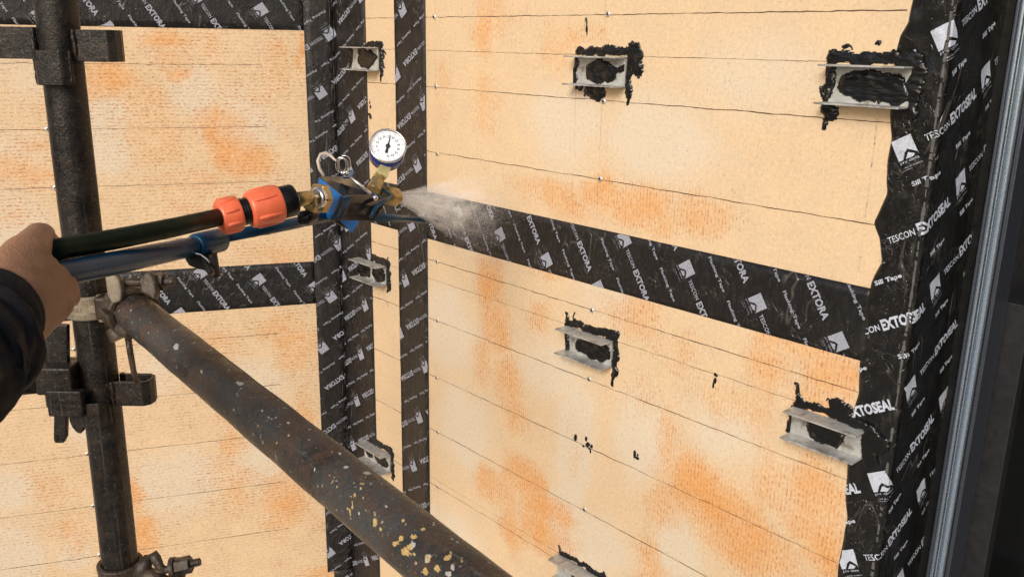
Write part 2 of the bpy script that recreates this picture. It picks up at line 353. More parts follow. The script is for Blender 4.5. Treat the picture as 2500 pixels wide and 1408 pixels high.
def wall_front(mb_name, mapper, meas, u0, u1, stains, lines, vlines, mat, thick, parent=None, step=.006):
    us = np.arange(u0, u1 + 1e-6, step); us[-1] = u1; zs = np.arange(ZB, ZT, step)
    U, Z = np.meshgrid(us, zs, indexing='ij'); A = np.zeros(U.shape); B = np.zeros(U.shape)
    Uw = U + .012 * vn(U, Z, 31, .05) + .005 * vn(U, Z, 32, .018); Zw = Z + .012 * vn(U, Z, 33, .05)
    for px, py, rx, ry, s in stains:
        c = meas(px, py); du = abs(meas(px + rx, py)[0] - c[0]); dz = abs(meas(px, py + ry)[1] - c[1])
        q = np.exp(-(((Uw - c[0]) / du) ** 2 + ((Zw - c[1]) / dz) ** 2) ** 1.4 * .6)
        if s > 0: A = np.maximum(A, q * s)
        else: B = np.maximum(B, -q * s)
    out = (Z > .68) | (Z < -.75); A = np.where(out, np.clip(vn(U, Z, 8, .13), 0, 1), A)
    nu, nz = len(us), len(zs)
    vs = [mapper(a, b) for a, b in zip(U.ravel(), Z.ravel())]
    fs = [(i * nz + j, (i + 1) * nz + j, (i + 1) * nz + j + 1, i * nz + j + 1) for i in range(nu - 1) for j in range(nz - 1)]
    mb = MB(); mb.add(vs, fs)
    nb = len(mb.v)
    zt = zs[-1]                                                   # the board's thickness behind its face
    c = [mapper(u0, ZB), mapper(u1, ZB), mapper(u1, zt), mapper(u0, zt)]; d = [mapper(a, b, -thick) for a, b in ((u0, ZB), (u1, ZB), (u1, zt), (u0, zt))]
    mb.add(c + d, [(0, 1, 5, 4), (1, 2, 6, 5), (2, 3, 7, 6), (3, 0, 4, 7), (4, 5, 6, 7)])
    for k, (za, ua, ub, wd) in enumerate(lines):                  # snapped chalk and pencil lines
        n = int((ub - ua) / .004); x = np.linspace(ua, ub, n); y = za + .0008 * vn(x, x * 0 + k, 40 + k, .02) + .0005 * vn(x, x * 0, 60 + k, .006)
        h = wd * (.5 + .28 * vn(x, x * 0 + 3, 80 + k, .012) + .2 * vn(x, x * 0, 90 + k, .1)); h = np.maximum(h, .0001)
        v = [mapper(a, b - q / 2, .0003) for a, b, q in zip(x, y, h)] + [mapper(a, b + q / 2, .0003) for a, b, q in zip(x, y, h)]
        mb.add(v, [(i, i + 1, n + i + 1, n + i) for i in range(n - 1)], 1)
    for k, (ua, za, zb2, wd) in enumerate(vlines):
        n = int((zb2 - za) / .01) + 2; y = np.linspace(za, zb2, n); x = ua + .0005 * vn(y, y * 0, 140 + k, .03); h = np.maximum(wd * (.3 + .6 * vn(y, y * 0, 150 + k, .05)), 0.00002)
        v = [mapper(a - q / 2, b, .0003) for a, b, q in zip(x, y, h)] + [mapper(a + q / 2, b, .0003) for a, b, q in zip(x, y, h)]
        mb.add(v, [(i, i + 1, n + i + 1, n + i) for i in range(n - 1)], 1)
    o = mb.build('board', [mat, M['line']], parent, fix=False)
    me = o.data
    a = me.attributes.new('stain', 'FLOAT', 'POINT'); b = me.attributes.new('pale', 'FLOAT', 'POINT')
    full = np.zeros(len(me.vertices), 'f'); full[:nu * nz] = A.ravel(); a.data.foreach_set('value', full)
    full = np.zeros(len(me.vertices), 'f'); full[:nu * nz] = B.ravel(); b.data.foreach_set('value', full)
    return o
wallR = thing('panelled_wall', (0, 0, 0), 'orange stained tan board wall on the right, between the corner and the window', 'wall')
linesR = [(z, 0., 1.30, .0020) for z in (.619, .487, .3595, .1345, .006, -.1215, -.249, -.3815, -.515, -.645)] + [(.557, 0, 1.30, .0011), (.0935, 0, 1.30, .0012), (-.3655, 0, 1.30, .0010)]
wall_front('board', mapR, onR, 0., XR - .002, SR, linesR, [(.3745, .28, .7, .0006), (.818, .28, .66, .0005), (.759, .30, .51, .0005), (.375, -.5, .1, .0003)], M['boardR'], YF, wallR)
wallL = thing('panelled_wall', mapL(.65, 0), 'orange stained tan board wall on the left, behind the upright scaffold pole', 'wall')
linesL = [(z, 0.16, 1.2, .0018) for z in (.5175, .3835, .2598, .137, -.105, -.2345, -.363, -.4945, -.626)]
wall_front('board', mapL, onL, 0.001, 1.3, SL, linesL, [(.601, -.7, .6, .0003)], M['boardL'], .02, wallL)

def screw(parent, pos, n, r=.0050):
    mb = MB(); n = np.array(n, float); ux = np.cross(n, [0, 0, 1.]); uz = np.array([0, 0, 1.]); a = random.uniform(0, 1.5)
    e1 = ux * math.cos(a) + uz * math.sin(a); e2 = -ux * math.sin(a) + uz * math.cos(a)
    mb.lathe(pos, n, [(-.001, r * .9), (.0004, r), (.0011, r * .92), (.0015, r * .6), (.0012, r * .3)], 16)
    mb.box(np.array(pos) + n * .0014, e1, e2, n, r * .95, r * .26, .0007, 1); mb.box(np.array(pos) + n * .0015, e2, e1, n, r * .95, r * .26, .0007, 1)
    return mb.build('screw', [M['zinc'], M['dark']], parent)
for px, py in [(1060,42),(1064,212),(1067.6,376),(1067,639),(1067.6,782),(1066.5,921),(1068,1053),(1069,1187),(1484,35),(1473,248),(1465,437),(1445,757),(1438,925),(1436,1088),(1427,1243)]:
    u, z = onR(px, py); screw(wallR, mapR(u, z), (0, -1, 0))
for px, py in [(94,155),(135,459),(116,316),(182,853),(214,1108),(228,1234.5),(243,1355)]:
    u, z = onL(px, py); screw(wallL, mapL(u, z), NL, .0052)

# ------------------------------------------------------------------ lettering
_tc = {}
def glyphs(txt, bold=0., res=2):
    k = (txt, bold, res)
    if k in _tc: return _tc[k]
    cu = bpy.data.curves.new('lettering', 'FONT'); cu.body = txt; cu.offset = bold; cu.resolution_u = res; cu.fill_mode = 'FRONT'
    o = bpy.data.objects.new('lettering', cu); COL.objects.link(o); bpy.context.view_layer.update()
    dg = bpy.context.evaluated_depsgraph_get(); me = bpy.data.meshes.new_from_object(o.evaluated_get(dg))
    v = np.array([tuple(q.co) for q in me.vertices])[:, :2]; f = [tuple(p.vertices) for p in me.polygons]
    v = v - v.min(0); sz = v.max(0); v = v / sz
    bpy.data.objects.remove(o); bpy.data.curves.remove(cu); bpy.data.meshes.remove(me)
    _tc[k] = (v, f); return v, f
def put(acc, shape, org, d, length, height):                     # write into a 2D accumulator: origin, unit direction, size
    v, f = shape; n = np.array([-d[1], d[0]])
    q = org + np.outer(v[:, 0] * length, d) + np.outer(v[:, 1] * height, n)
    b = len(acc[0]); acc[0].extend(q.tolist()); acc[1].extend([tuple(b + i for i in t) for t in f])
def logo_shape():                                                  # pale square with a dark roof cut out of its foot
    v = np.array([(0, .0), (.22, .0), (.42, .30), (.60, .42), (.98, .14), (1, .0), (1, 1), (0, 1), (.36, .0), (.56, .26), (.84, .10), (.72, .0)])
    return v, [(0, 1, 2, 7), (2, 3, 6, 7), (3, 4, 6), (4, 5, 6), (8, 11, 10, 9)]
def clip2(acc, planes, extra=()):                                   # planes: (point, outward normal)
    bm = bmesh.new(); vs = [bm.verts.new((x, y, 0)) for x, y in acc[0]]
    for f in acc[1]:
        try: bm.faces.new([vs[i] for i in f])
        except ValueError: pass
    for p, n in planes:
        bmesh.ops.bisect_plane(bm, geom=bm.verts[:] + bm.edges[:] + bm.faces[:], plane_co=(*p, 0), plane_no=(*n, 0), clear_outer=True)
    for p, n in extra:
        bmesh.ops.bisect_plane(bm, geom=bm.verts[:] + bm.edges[:] + bm.faces[:], plane_co=(*p, 0), plane_no=(*n, 0))
    bmesh.ops.triangulate(bm, faces=bm.faces[:])
    bm.verts.index_update(); v = [tuple(q.co) for q in bm.verts]; f = [tuple(q.index for q in t.verts) for t in bm.faces]; bm.free()
    return v, f
def rot(v, k):
    for _ in range(k): v = np.array([v[1], -v[0]])
    return v
A_, B_ = np.array([.1278, -.0247]), np.array([.0764, -.1189])
def flash_pattern(x0, x1, z0, z1, k, off):                         # k quarter turns clockwise, off = lattice offset
    a, b = rot(A_, k), rot(B_, k); d = rot(B_ / np.linalg.norm(B_), k); n = np.array([-d[1], d[0]]); acc = ([], [])
    base = off[0] * a + off[1] * b; L0, T0, F0 = rot(np.array([.8814, .2699]), k) + base, rot(np.array([.885, .2522]), k) + base, rot(np.array([.8281, .2598]), k) + base
    g1, g2, g3, g4 = glyphs('TESCON', .012), glyphs('EXTORA', .04), glyphs('Flashing Tape', .018), glyphs('pro clima', 0, 1)
    g5 = glyphs('... and the insulation', 0, 1); g6 = glyphs('is perfect', 0, 1); lg = logo_shape()
    for i in range(-24, 25):
        for j in range(-24, 25):
            s = i * a + j * b; c = L0 + s
            if not (x0 - .1 < c[0] < x1 + .1 and z0 - .1 < c[1] < z1 + .1): continue
            put(acc, lg, c - d * .0118 - n * .0118, d, .0236, .0236)
            put(acc, g4, c - d * .0118 - n * .0172, d, .0215, .0042)
            put(acc, g5, c - d * .0118 - n * .0215, d, .0236, .0017); put(acc, g6, c - d * .0118 - n * .0245, d, .0110, .0017)
            t = T0 + s; put(acc, g1, t, d, .0322, .0070); put(acc, g2, t + d * .0365 - n * .0026, d, .0545, .0122)
            for h in (0, .5): put(acc, g3, F0 + s + h * b, d, .0565, .0070)
    return acc
def rect(x0, x1, z0, z1): return [((x0, 0), (-1, 0)), ((x1, 0), (1, 0)), ((0, z0), (0, -1)), ((0, z1), (0, 1))]
def film(mapper, u0, u1, z0, z1, off, mat, parent, du=.012, amp=.0004, seed=1, top=None):
    nu, nz = max(2, int((u1 - u0) / du)), max(2, int((z1 - z0) / du)); us = np.linspace(u0, u1, nu); zs = np.linspace(z0, z1, nz); mb = MB(); vs = []
    for u in us:
        for z in zs: vs.append(mapper(u, z, off + amp * float(vn(u, z, seed, .03))))
    mb.add(vs, [(i * nz + j, (i + 1) * nz + j, (i + 1) * nz + j + 1, i * nz + j + 1) for i in range(nu - 1) for j in range(nz - 1)], 0, True)
    rim = [(u, z0) for u in us] + [(u1, z) for z in zs[1:]] + [(u, z1) for u in us[::-1][1:]] + [(u0, z) for z in zs[::-1][1:-1]]
    n = len(rim); A = [mapper(u, z, off + amp * float(vn(u, z, seed, .03))) for u, z in rim]; B = [mapper(u, z, 0.) for u, z in rim]
    mb.add(A + B, [(i, (i + 1) % n, n + (i + 1) % n, n + i) for i in range(n)])
    return mb.build('tape_film', mat, parent)
def lettering(mapper, pats, off, parent, mat):
    mb = MB()
    for v, f in pats: mb.add([mapper(x, y, off) for x, y, _ in v], f)
    return mb.build('lettering', mat, parent, fix=False)
mapLs = lambda s, z, o=0.: mapL(-s, z, o)                            # s runs left to right on the left wall (negative)

# middle band on the right wall
t = thing('flashing_tape', (0.7, 0, .228), 'printed black tape band running level across the right wall towards the window', 'tape', 'printed black tapes over the board joints')
film(mapR, .004, 1.305, .1785, .2772, .0008, M['tape'], t, seed=3)
lettering(mapR, [clip2(flash_pattern(.0, 1.31, .178, .278, 0, (0, 0)), rect(.344, 1.299, .179, .2767)), clip2(flash_pattern(.0, .3, .178, .278, 0, (0, 0)), rect(.131, .2355, .179, .2767))], .0017, t, M['print'])
# upright tape on the right wall
t = thing('flashing_tape', (0.29, 0, 0), 'narrow upright printed black tape on the right wall, bare board strips at both its sides', 'tape', 'printed black tapes over the board joints')
film(mapR, .2385, .3435, ZB, ZT - .02, .0019, M['tapeV'], t, seed=4)
lettering(mapR, [clip2(flash_pattern(.2, .36, -.8, .75, 1, (.46, .82)), rect(.2392, .3428, -.8, .75))], .0030, t, M['print'])
# corner tape: two legs folded over the inside corner
t = thing('flashing_tape', (0, 0, 0), 'wide upright printed black tape folded into the inside corner where the walls meet', 'tape', 'printed black tapes over the board joints')
film(mapR, 0.001, .1295, ZB, ZT - .02, .0019, M['tapeV'], t, seed=5)
zb = onL(787, 1397)[1]
film(mapLs, -.0665, -.0015, zb, ZT - .02, .0019, M['tapeV'], t, seed=6)
film(mapLs, -.050, -.0015, ZB, zb - .0005, .0016, M['tapeV'], t, seed=7)
zs1 = .392
o1 = lettering(mapR, [clip2(flash_pattern(0, .13, zs1, .75, 1, (.31, .34)), rect(.003, .1288, zs1, .75)), clip2(flash_pattern(0, .13, -.8, zs1, 1, (.36, .23)), rect(.003, .1288, -.8, zs1 - .001))], .0030, t, M['print'])
o2 = lettering(mapLs, [clip2(flash_pattern(-.07, 0, zs1, .75, 1, (.28, .42)), rect(-.0658, -.003, zs1, .75)), clip2(flash_pattern(-.07, 0, zb, zs1, 1, (.6, .48)), rect(-.0658, -.003, zb + .002, zs1 - .001)), clip2(flash_pattern(-.07, 0, -.8, zb, 1, (.6, .48)), rect(-.0492, -.003, -.8, zb - .002))], .0030, t, M['print'])
mb = MB()
for fx, mp in ((-.0045, mapLs), (-.0105, mapLs), (.004, mapR)):
    z = -.7
    while z < .68:
        l = random.uniform(.004, .03); q = random.uniform(.0002, .0007)
        x = fx + random.gauss(0, .0006)
        mb.add([mp(x - q, z, .0032), mp(x + q, z, .0032), mp(x + q * .6, z + l, .0032), mp(x - q * .7, z + l, .0032)], [(0, 1, 2, 3)]); z += l + random.choice([0, .002, .01, .03, .06])
mb.build('worn_fold', M['masticB'], t)
# the two level bands of the left wall
t = thing('flashing_tape', mapL(.5, .64), 'printed black tape band level along the top of the left wall, above the stained panel', 'tape', 'printed black tapes over the board joints')
film(mapLs, -1.25, -.0655, .593, .692, .0009, M['tape'], t, seed=8)
lettering(mapLs, [clip2(flash_pattern(-1., -.06, .59, .70, 0, (.82, .43)), rect(-1., -.0672, .5938, .691))], .0018, t, M['print'])
t = thing('flashing_tape', mapL(.5, .015), 'black tape band crossing the left wall behind the blue pole and the diagonal tube', 'tape', 'printed black tapes over the board joints')
film(mapLs, -1.25, -.0655, -.0362, .0672, .0009, M['tape'], t, seed=9)
lettering(mapLs, [clip2(flash_pattern(-1., -.06, -.04, .07, 0, (.02, .29)), rect(-1., -.0672, -.0355, .0665))], .0018, t, M['print'])

# ------------------------------------------------------------------ the butyl sill tape round the window reveal
EDGE = [(1.305,.75),(1.305,.63),(1.303,.605),(1.2955,.591),(1.294,.574),(1.2945,.55),(1.295,.494),(1.301,.468),(1.299,.437),(1.305,.402),(1.298,.381),(1.292,.362),(1.302,.344),(1.308,.314),(1.299,.285),(1.296,.262),(1.300,.224),(1.297,.178),(1.301,.133),(1.297,.108),(1.297,.033),(1.300,-.012),(1.307,-.053),(1.304,-.118),(1.304,-.16),(1.300,-.25),(1.306,-.35),(1.299,-.5),(1.303,-.8),(1.30,ZB)]
ez = np.array([e[1] for e in EDGE][::-1]); ex = np.array([e[0] for e in EDGE][::-1])
def edge(z): return float(np.interp(z, ez, ex)) + .0012 * float(vn(z, 0, 91, .02))
def sealdisp(s, z):
    if s < XR:
        q = .0022 * vn(s, z, 51, .035) + .0014 * vn(s, z, 52, .014) + .0006 * vn(s, z, 54, .006)
        return .0034 + float(q) * min(1, (XR - s) / .012 + .3)
    return .0030 + .0013 * float(vn(s, z, 53, .03)) + .0005 * float(vn(s, z, 55, .009))
def seal(s, z, o=0.):
    d = sealdisp(s, z) + o
    if s <= XR:
        k = max(0., 1 - (XR - s) / .004); return np.array([s + k * (d * .6), -d, z])
    k = max(0., 1 - (s - XR) / .004)
    return np.array([XR + d - k * d * .4, (s - XR) - k * d, z])
t = thing('sill_tape', (XR, 0, 0), 'wide glossy black tape with white print and wavy edge, wrapped round the window reveal', 'tape')
mb = MB(); zs = np.arange(ZB, ZT - .02, .005); ns = 52; vs = []
for z in zs:
    e = edge(z)
    for i in range(ns):
        s = e + (XR - e) * i / 17 if i < 18 else XR + (YF + .002) * (i - 17) / (ns - 18)
        vs.append(seal(s, z) if i else mapR(s, z, .0003))
mb.add(vs, [(j * ns + i, j * ns + i + 1, (j + 1) * ns + i + 1, (j + 1) * ns + i) for j in range(len(zs) - 1) for i in range(ns - 1)], 0, True)
mb.build('tape_film', M['seal'], t)
sa, sb = np.array([-.0293, -.1305]), np.array([.1130, -.0440]); sdv = np.array([math.cos(math.radians(29)), math.sin(math.radians(29))]); snv = np.array([-sdv[1], sdv[0]])
acc = ([], []); gT, gE, gS, gP = glyphs('TESCON', .012), glyphs('EXTOSEAL', .045), glyphs('Sill Tape', .028), glyphs('pro clima', 0, 1)
g5 = glyphs('... and the insulation', 0, 1); g6 = glyphs('is perfect', 0, 1); lg = logo_shape()
for i in range(-12, 13):
    for j in range(-6, 7):
        s = i * sa + j * sb; c = np.array([1.4336, .4150]) + s
        if not (1.2 < c[0] < 1.65 and -.9 < c[1] < .85): continue
        put(acc, lg, c - sdv * .013 - snv * .013, sdv, .026, .026); put(acc, gP, c - sdv * .012 - snv * .0185, sdv, .024, .0048)
        put(acc, g5, c - sdv * .012 - snv * .0235, sdv, .026, .0020); put(acc, g6, c - sdv * .012 - snv * .0268, sdv, .012, .0020)
        q = np.array([1.316, .3384]) + s; put(acc, gT, q, sdv, .0375, .0085); put(acc, gE, q + sdv * .0415 - snv * .002, sdv, .0665, .0150)
        q = np.array([1.3666, .5427]) + s
        for h in (0, .5): put(acc, gS, q + h * (sb - sa), sdv, .0365, .0078)
lines_ = [((0, z), (0, 1)) for z in np.arange(-.8, .8, .012)] + [((XR + .006 * k, 0), (1, 0)) for k in range(-10, 27)]
v, f = clip2(acc, rect(1.290, XR + YF, -.85, .8), lines_)
keep = [q for q in f if all(v[i][0] > edge(v[i][1]) + .001 for i in q)]
MB().add([seal(a, b, .0006) for a, b, _ in v], keep).build('lettering', M['printW'], t, fix=False)
mb = MB(); z = ZB + .4                                               # the worn pale ridge line along the arris
while z < .8:
    l = random.uniform(.004, .012); wd = random.uniform(.0006, .0016)
    mb.add([seal(XR - .003 - wd, z, .0008), seal(XR - .003 + wd, z, .0008), seal(XR - .003 + wd * .7, z + l, .0008), seal(XR - .003 - wd * .8, z + l, .0008)], [(0, 1, 2, 3)]); z += l + (random.choice([0, 0, 0, .002, .006]) if z > .1 else random.choice([0, .004, .012, .03]))
mb.build('worn_ridge', M['masticB'], t)

# ------------------------------------------------------------------ brackets with mastic
def smear(mapper, u0, u1, z0, z1, inside, thick, seed, parent, base, name='mastic', step=.0011, mat=None, hole=0., na=1.):
    us = np.arange(u0, u1, step); zs = np.arange(z0, z1, step); U, Z = np.meshgrid(us, zs, indexing='ij')
    Uw = U + na * .0042 * vn(U, Z, seed, .012) + .0013 * na * vn(U, Z, seed + 1, .0028); Zw = Z + na * .0042 * vn(U, Z, seed + 2, .012) + .0015 * na * vn(U, Z, seed + 3, .0026)
    D = inside(Uw, Zw)                                             # signed distance like, >0 inside
    if hole: D = np.where(vn(U, Z, seed + 9, .012) > 1 - hole, -1, D)
    H = base + thick * np.clip(D / .004, 0, 1) ** .7 * (.50 + .34 * vn(U + .3 * Z, Z * 2, seed + 4, .014) + .08 * vn(U * .4, Z * 2, seed + 5, .004))
    H = np.maximum(H, base + .0002) + (np.where(U > 1.2955, .0052, 0) if base < .004 else 0); ok = D > 0; nz = len(zs)
    idx = -np.ones(U.shape, int); vs = []; fs = []
    def vid(i, j):
        if idx[i, j] < 0: idx[i, j] = len(vs); vs.append(mapper(U[i, j], Z[i, j], H[i, j] if ok[i, j] else max(0, base - .0015)))
        return idx[i, j]
    for i in range(len(us) - 1):
        for j in range(nz - 1):
            if ok[i, j] or ok[i + 1, j] or ok[i, j + 1] or ok[i + 1, j + 1]:
                if (ok[i, j] + ok[i + 1, j] + ok[i, j + 1] + ok[i + 1, j + 1]) >= 1: fs.append((vid(i, j), vid(i + 1, j), vid(i + 1, j + 1), vid(i, j + 1)))
    if not fs: return None
    mb = MB(); mb.add(vs, fs, 0, True); return mb.build(name, mat or M['mastic'], parent, fix=False)
def bar(x0, z0, x1, z1, r):
    dx, dz = x1 - x0, z1 - z0; l2 = dx * dx + dz * dz + 1e-12
    def f(U, Z):
        t = np.clip(((U - x0) * dx + (Z - z0) * dz) / l2, 0, 1); return r - np.hypot(U - x0 - t * dx, Z - z0 - t * dz)
    return f
def union(*fs): return lambda U, Z: np.maximum.reduce([f(U, Z) for f in fs])
def ell(x, z, a, b): return lambda U, Z: (1 - np.hypot((U - x) / a, (Z - z) / b)) * min(a, b)
def bracket(x0, x1, zt, zb, label, shapes, blob, seed, blobthick=.0042):
    t = thing('wall_bracket', (x0, 0, (zt + zb) / 2), label, 'bracket', 'steel brackets sealed to the right wall with black mastic')
    d = .031; th = .0022
    MB().bx(x0, x1, -.0045, .0, zb + th, zt - th).build('web', M['galv'], t, .0003)
    MB().bx(x0 - .0005, x1 + .0005, -d, 0, zt - th, zt).build('flange', M['galv'], t, .0004)
    MB().bx(x0 - .0005, x1 + .0005, -d, 0, zb, zb + th).build('flange', M['galv'], t, .0004)
    smear(mapR, x0 - .03, x1 + .035, zb - .05, zt + .045, lambda U, Z: np.where((U > x0 - .0006) & (U < x1 + .0006) & (Z < zt + .0005) & (Z > zb - .0005), -1, union(*shapes)(U, Z)), .0032, seed, t, .0012)
    smear(mapR, x0, x1, zb + th, zt - th, lambda U, Z: np.where((Z > zt - th - .0002) | (Z < zb + th), -1, union(*blob)(U, Z)), blobthick, seed + 20, t, .0048)
    return t
def std(x0, x1, zt, zb, tail=.03, head=.012, left=True):
    s = [bar(x0 + .004, zt + head * .4, x1 - .0, zt + head * .55, head * .62), bar(x1 + .0045, zt + .006, x1 + .0055, zb - tail * .4, .0065), bar(x1 + .005, zb - tail * .3, x1 + .003, zb - tail, .0028)]
    return s
x0, x1, zt, zb = .757, .868, .5555, .5095
bracket(x0, x1, zt, zb, 'bracket in ragged black mastic high in the middle of the right wall', std(x0, x1, zt, zb, .022, .013) + [ell(x1 + .014, zt + .004, .017, .018), ell(x1 + .021, zb + .028, .013, .012), ell(x0 + .042, zb - .012, .024, .011), bar(x0 + .04, zb - .01, x0 + .055, zb - .0075, .008), bar(x0 + .003, zb - .002, x0 + .010, zb - .006, .004)],
        [ell(x0 + .058, zb + .023, .034, .020), bar(x0 + .07, zb + .024, x1, zb + .031, .005), bar(x0 + .003, zb, x0 + .004, zt, .005)], 200)
x0, x1, zt, zb = 1.209, 1.3185, .5545, .5055
bracket(x0, x1, zt, zb, 'bracket at the top right whose mastic runs onto the glossy tape beside the window', std(x0, x1, zt, zb, .01, .015) + [bar(x0 + .0, zb - .004, x0 + .012, zb - .012, .008), bar(x0 + .006, zb - .01, x0 + .004, zb - .032, .003), bar(x0 - .006, zb + .004, x0 - .008, zb + .02, .0015), ell(x0 + .02, zt + .02, .007, .002), ell(x0 + .06, zt + .024, .004, .003), bar(x0 - .003, zt - .002, x0 - .002, zb, .003), bar(x1 + .006, zt - .002, x1 + .004, zb - .002, .009)],
        [ell(x0 + .058, zb + .024, .046, .019), bar(x0 + .003, zb, x0 + .004, zt, .0055), ell(x1 - .02, zb + .02, .02, .018)], 240, .0055)
x0, x1, zt, zb = .757, .868, .0920, .0455
bracket(x0, x1, zt, zb, 'bracket in the middle of the right wall, just below the level tape band', std(x0, x1, zt, zb, .030, .013) + [bar(x0 + .002, zt + .003, x0 - .004, zt + .02, .0035), bar(x1 + .006, zt, x1 + .010, zt + .014, .004), bar(x0 + .015, zt + .014, x0 + .017, zt + .026, .0015), bar(x0 - .0015, zt - .002, x0 - .001, zb + .004, .0018)],
        [ell(x0 + .056, zb + .022, .030, .020), ell(x1 - .022, zb + .022, .022, .017), bar(x0 + .004, zb, x0 + .006, zt, .0055)], 280)
x0, x1, zt, zb = 1.2105, 1.3180, .0862, .0450
bracket(x0, x1, zt, zb, 'bracket at the lower right whose mastic smears onto the black tape beside the window', std(x0, x1, zt, zb, .004, .012) + [bar(x0 + .003, zt + .006, x0 + .001, zt + .034, .0035), ell(x0 + .066, zt + .014, .017, .015), bar(x1 + .008, zt - .002, x1 + .012, zb + .006, .011), ell(x1 + .02, zt - .01, .012, .014), bar(x0 - .003, zt - .002, x0 - .004, zb + .002, .004), ell(x0 + .048, zb - .004, .010, .006)],
        [ell(x0 + .054, zb + .022, .030, .019)], 320, .0055)
x0, x1, zt, zb = .070, .1805, .5600, .5115
bracket(x0, x1, zt, zb, 'steel bracket high on the corner tape, above the pressure gauge', std(x0, x1, zt, zb, .020, .010) + [bar(x1 + .006, zt - .001, x1 + .022, zt - .010, .002), bar(x1 + .014, zt - .008, x1 + .015, zb + .008, .0010), bar(x0 + .02, zt + .004, x0 + .10, zt + .006, .006)],
        [ell(x0 + .065, zb + .024, .034, .021), bar(x0 + .035, zt - .004, x0 + .10, zt - .02, .008), bar(x0 + .002, zb, x0 + .004, zt, .007)], 360)
x0, x1, zt, zb = .079, .1905, .0890, .0445
bracket(x0, x1, zt, zb, 'wet steel bracket on the corner tape, just below the spray tool', std(x0, x1, zt, zb, .014, .014) + [bar(x1 + .002, zt + .012, x1 + .006, zt + .022, .0008)],
        [ell(x0 + .085, zb + .022, .026, .022), ell(x0 + .02, zb + .02, .034, .022)], 400)
x0, x1, zt, zb = .080, .1910, -.3710, -.4165
bracket(x0, x1, zt, zb, 'steel bracket low on the corner tape, half hidden by the diagonal tube', std(x0, x1, zt, zb, .018, .014) + [bar(x1 + .002, zt + .008, x1 + .006, zt + .018, .0015)],
        [ell(x0 + .075, zb + .020, .030, .017), ell(x0 + .02, zb + .025, .018, .016)], 440)
x0, x1, zt, zb = .757, .868, -.3650, -.4105
bracket(x0, x1, zt, zb, 'bracket cut off by the bottom edge of the photo', std(x0, x1, zt, zb, .022, .010) + [bar(x0 + .002, zt + .004, x0 - .001, zt + .012, .003)],
        [ell(x0 + .07, zb + .020, .030, .017)], 480)
# dabs of mastic away from the brackets
def dab(spots, label, seed):
    u, z = onR(*spots[0][:2]); t = None
    fs = [ell(*onR(a, b), r * .0009, r2 * .0009) for a, b, r, r2 in spots]
    us = [onR(a, b) for a, b, _, _ in spots]; x0 = min(q[0] for q in us) - .012; x1 = max(q[0] for q in us) + .012; z0 = min(q[1] for q in us) - .014; z1 = max(q[1] for q in us) + .014
    o = smear(mapR, x0, x1, z0, z1, union(*fs), .002, seed, None, .0008, 'mastic_dab', .0006, na=.3); tag(o, label, 'mastic dab', 'small dabs of black mastic on the right wall')
dab([(1405,1068,4,7), (1431,1070,3,5), (1436,1087,6,8), (1445,1089,3,4), (1441,1100,2,5), (1424,1089,3,2)], 'ring of black mastic dabs round a screw on the lower right wall', 501)
dab([(1549,1107,3,8), (1555,1116,5,3), (1556,1108,2,3)], 'small curl of black mastic right of the ringed screw', 503)
dab([(1432,50,2,4), (1432,62,1.6,12), (1434,76,1.3,8)], 'thin black drip hanging near the top of the right wall', 505)
dab([(1747,915,4,3), (1745,930,3,6), (1742,942,2,5)], 'brown speck of mastic right of the middle bracket', 507)
dab([(903,250,2,4), (905,262,3,5), (904,285,5,6), (901,279,6,3)], 'black speck of mastic beside the corner tape above the gauge', 509)
def scratch(pts, lab):
    pass

# ------------------------------------------------------------------ window
def zline(px, py, yw): q = onY(px, py, yw); return q
t = thing('window_frame', (XR + .03, YF, 0), 'mill finish aluminium window frame standing upright in the taped reveal', 'window frame')
cols = [(2306, 2320, 0.138, 'gasket'), (2320, 2328, 0.118, 'aluD'), (2328, 2342, 0.122, 'alu'), (2342, 2347, .116, 'alu'), (2347, 2363, 0.128, 'alu'), (2363, 2369, .134, 'gasket'), (2369, 2381, 0.136, 'aluD')]
for k, (a, b, yf, mt) in enumerate(cols):
    xa, xb = onY(a, 1020, yf)[0], onY(b, 1020, yf)[0]
    if k == 0: xa = XR + .001
    nm = ['gasket', 'edge_profile', 'outer_profile', 'rib', 'inner_profile', 'gasket', 'glazing_bead'][k]
    mb = MB().bx(xa + .0001, xb - .0001, yf, yf + .05, ZB, ZT - .05)
    mb.build(nm, M[mt], t, .0035 if mt == 'alu' else .0012, 5)
XS = onY(2383, 1020, .19)[0]                                             # opened sash, square to the wall
t = thing('window_sash', (XS, .4, 0), 'charcoal window sash with dark glass, swung open into the dark room', 'window sash')
c0 = onX(2424, 735, XS); ztop = c0[2]; y0 = .19; y1 = .62
MB().bx(XS, XS + .045, y0, y0 + .022, ZB, ztop).build('stile', M['sash'], t, .001)
MB().bx(XS, XS + .045, y1 - .06, y1, ZB, ztop).build('stile', M['sash'], t, .001)
MB().bx(XS + .0005, XS + .0445, y0 + .022, y1 - .06, ztop - .030, ztop - .001).build('rail', M['sash'], t, .001)
MB().bx(XS + .015, XS + .021, y0 + .022, y1 - .06, ZB, ztop - .030).build('glass_pane', M['glass'], t)
t = thing('room_interior', (2.2, 1.6, 0), 'room beyond the window frame, its unlit darkness painted into near black surfaces', 'room')
MB().bx(XR + .02, 4.5, 2.4, 2.45, ZB, ZT).build('back_wall', M['room'], t)
MB().bx(XR + .02, 4.5, .30, 2.39, ZT - .04, ZT).build('ceiling', M['room'], t)
MB().bx(XR - .2, XR - .02 + .02, .17, 2.39, ZB, ZT - .05).build('side_wall', M['room'], t)
MB().bx(4.4, 4.45, -.4, 2.39, ZB, ZT - .05).build('side_wall', M['room'], t)
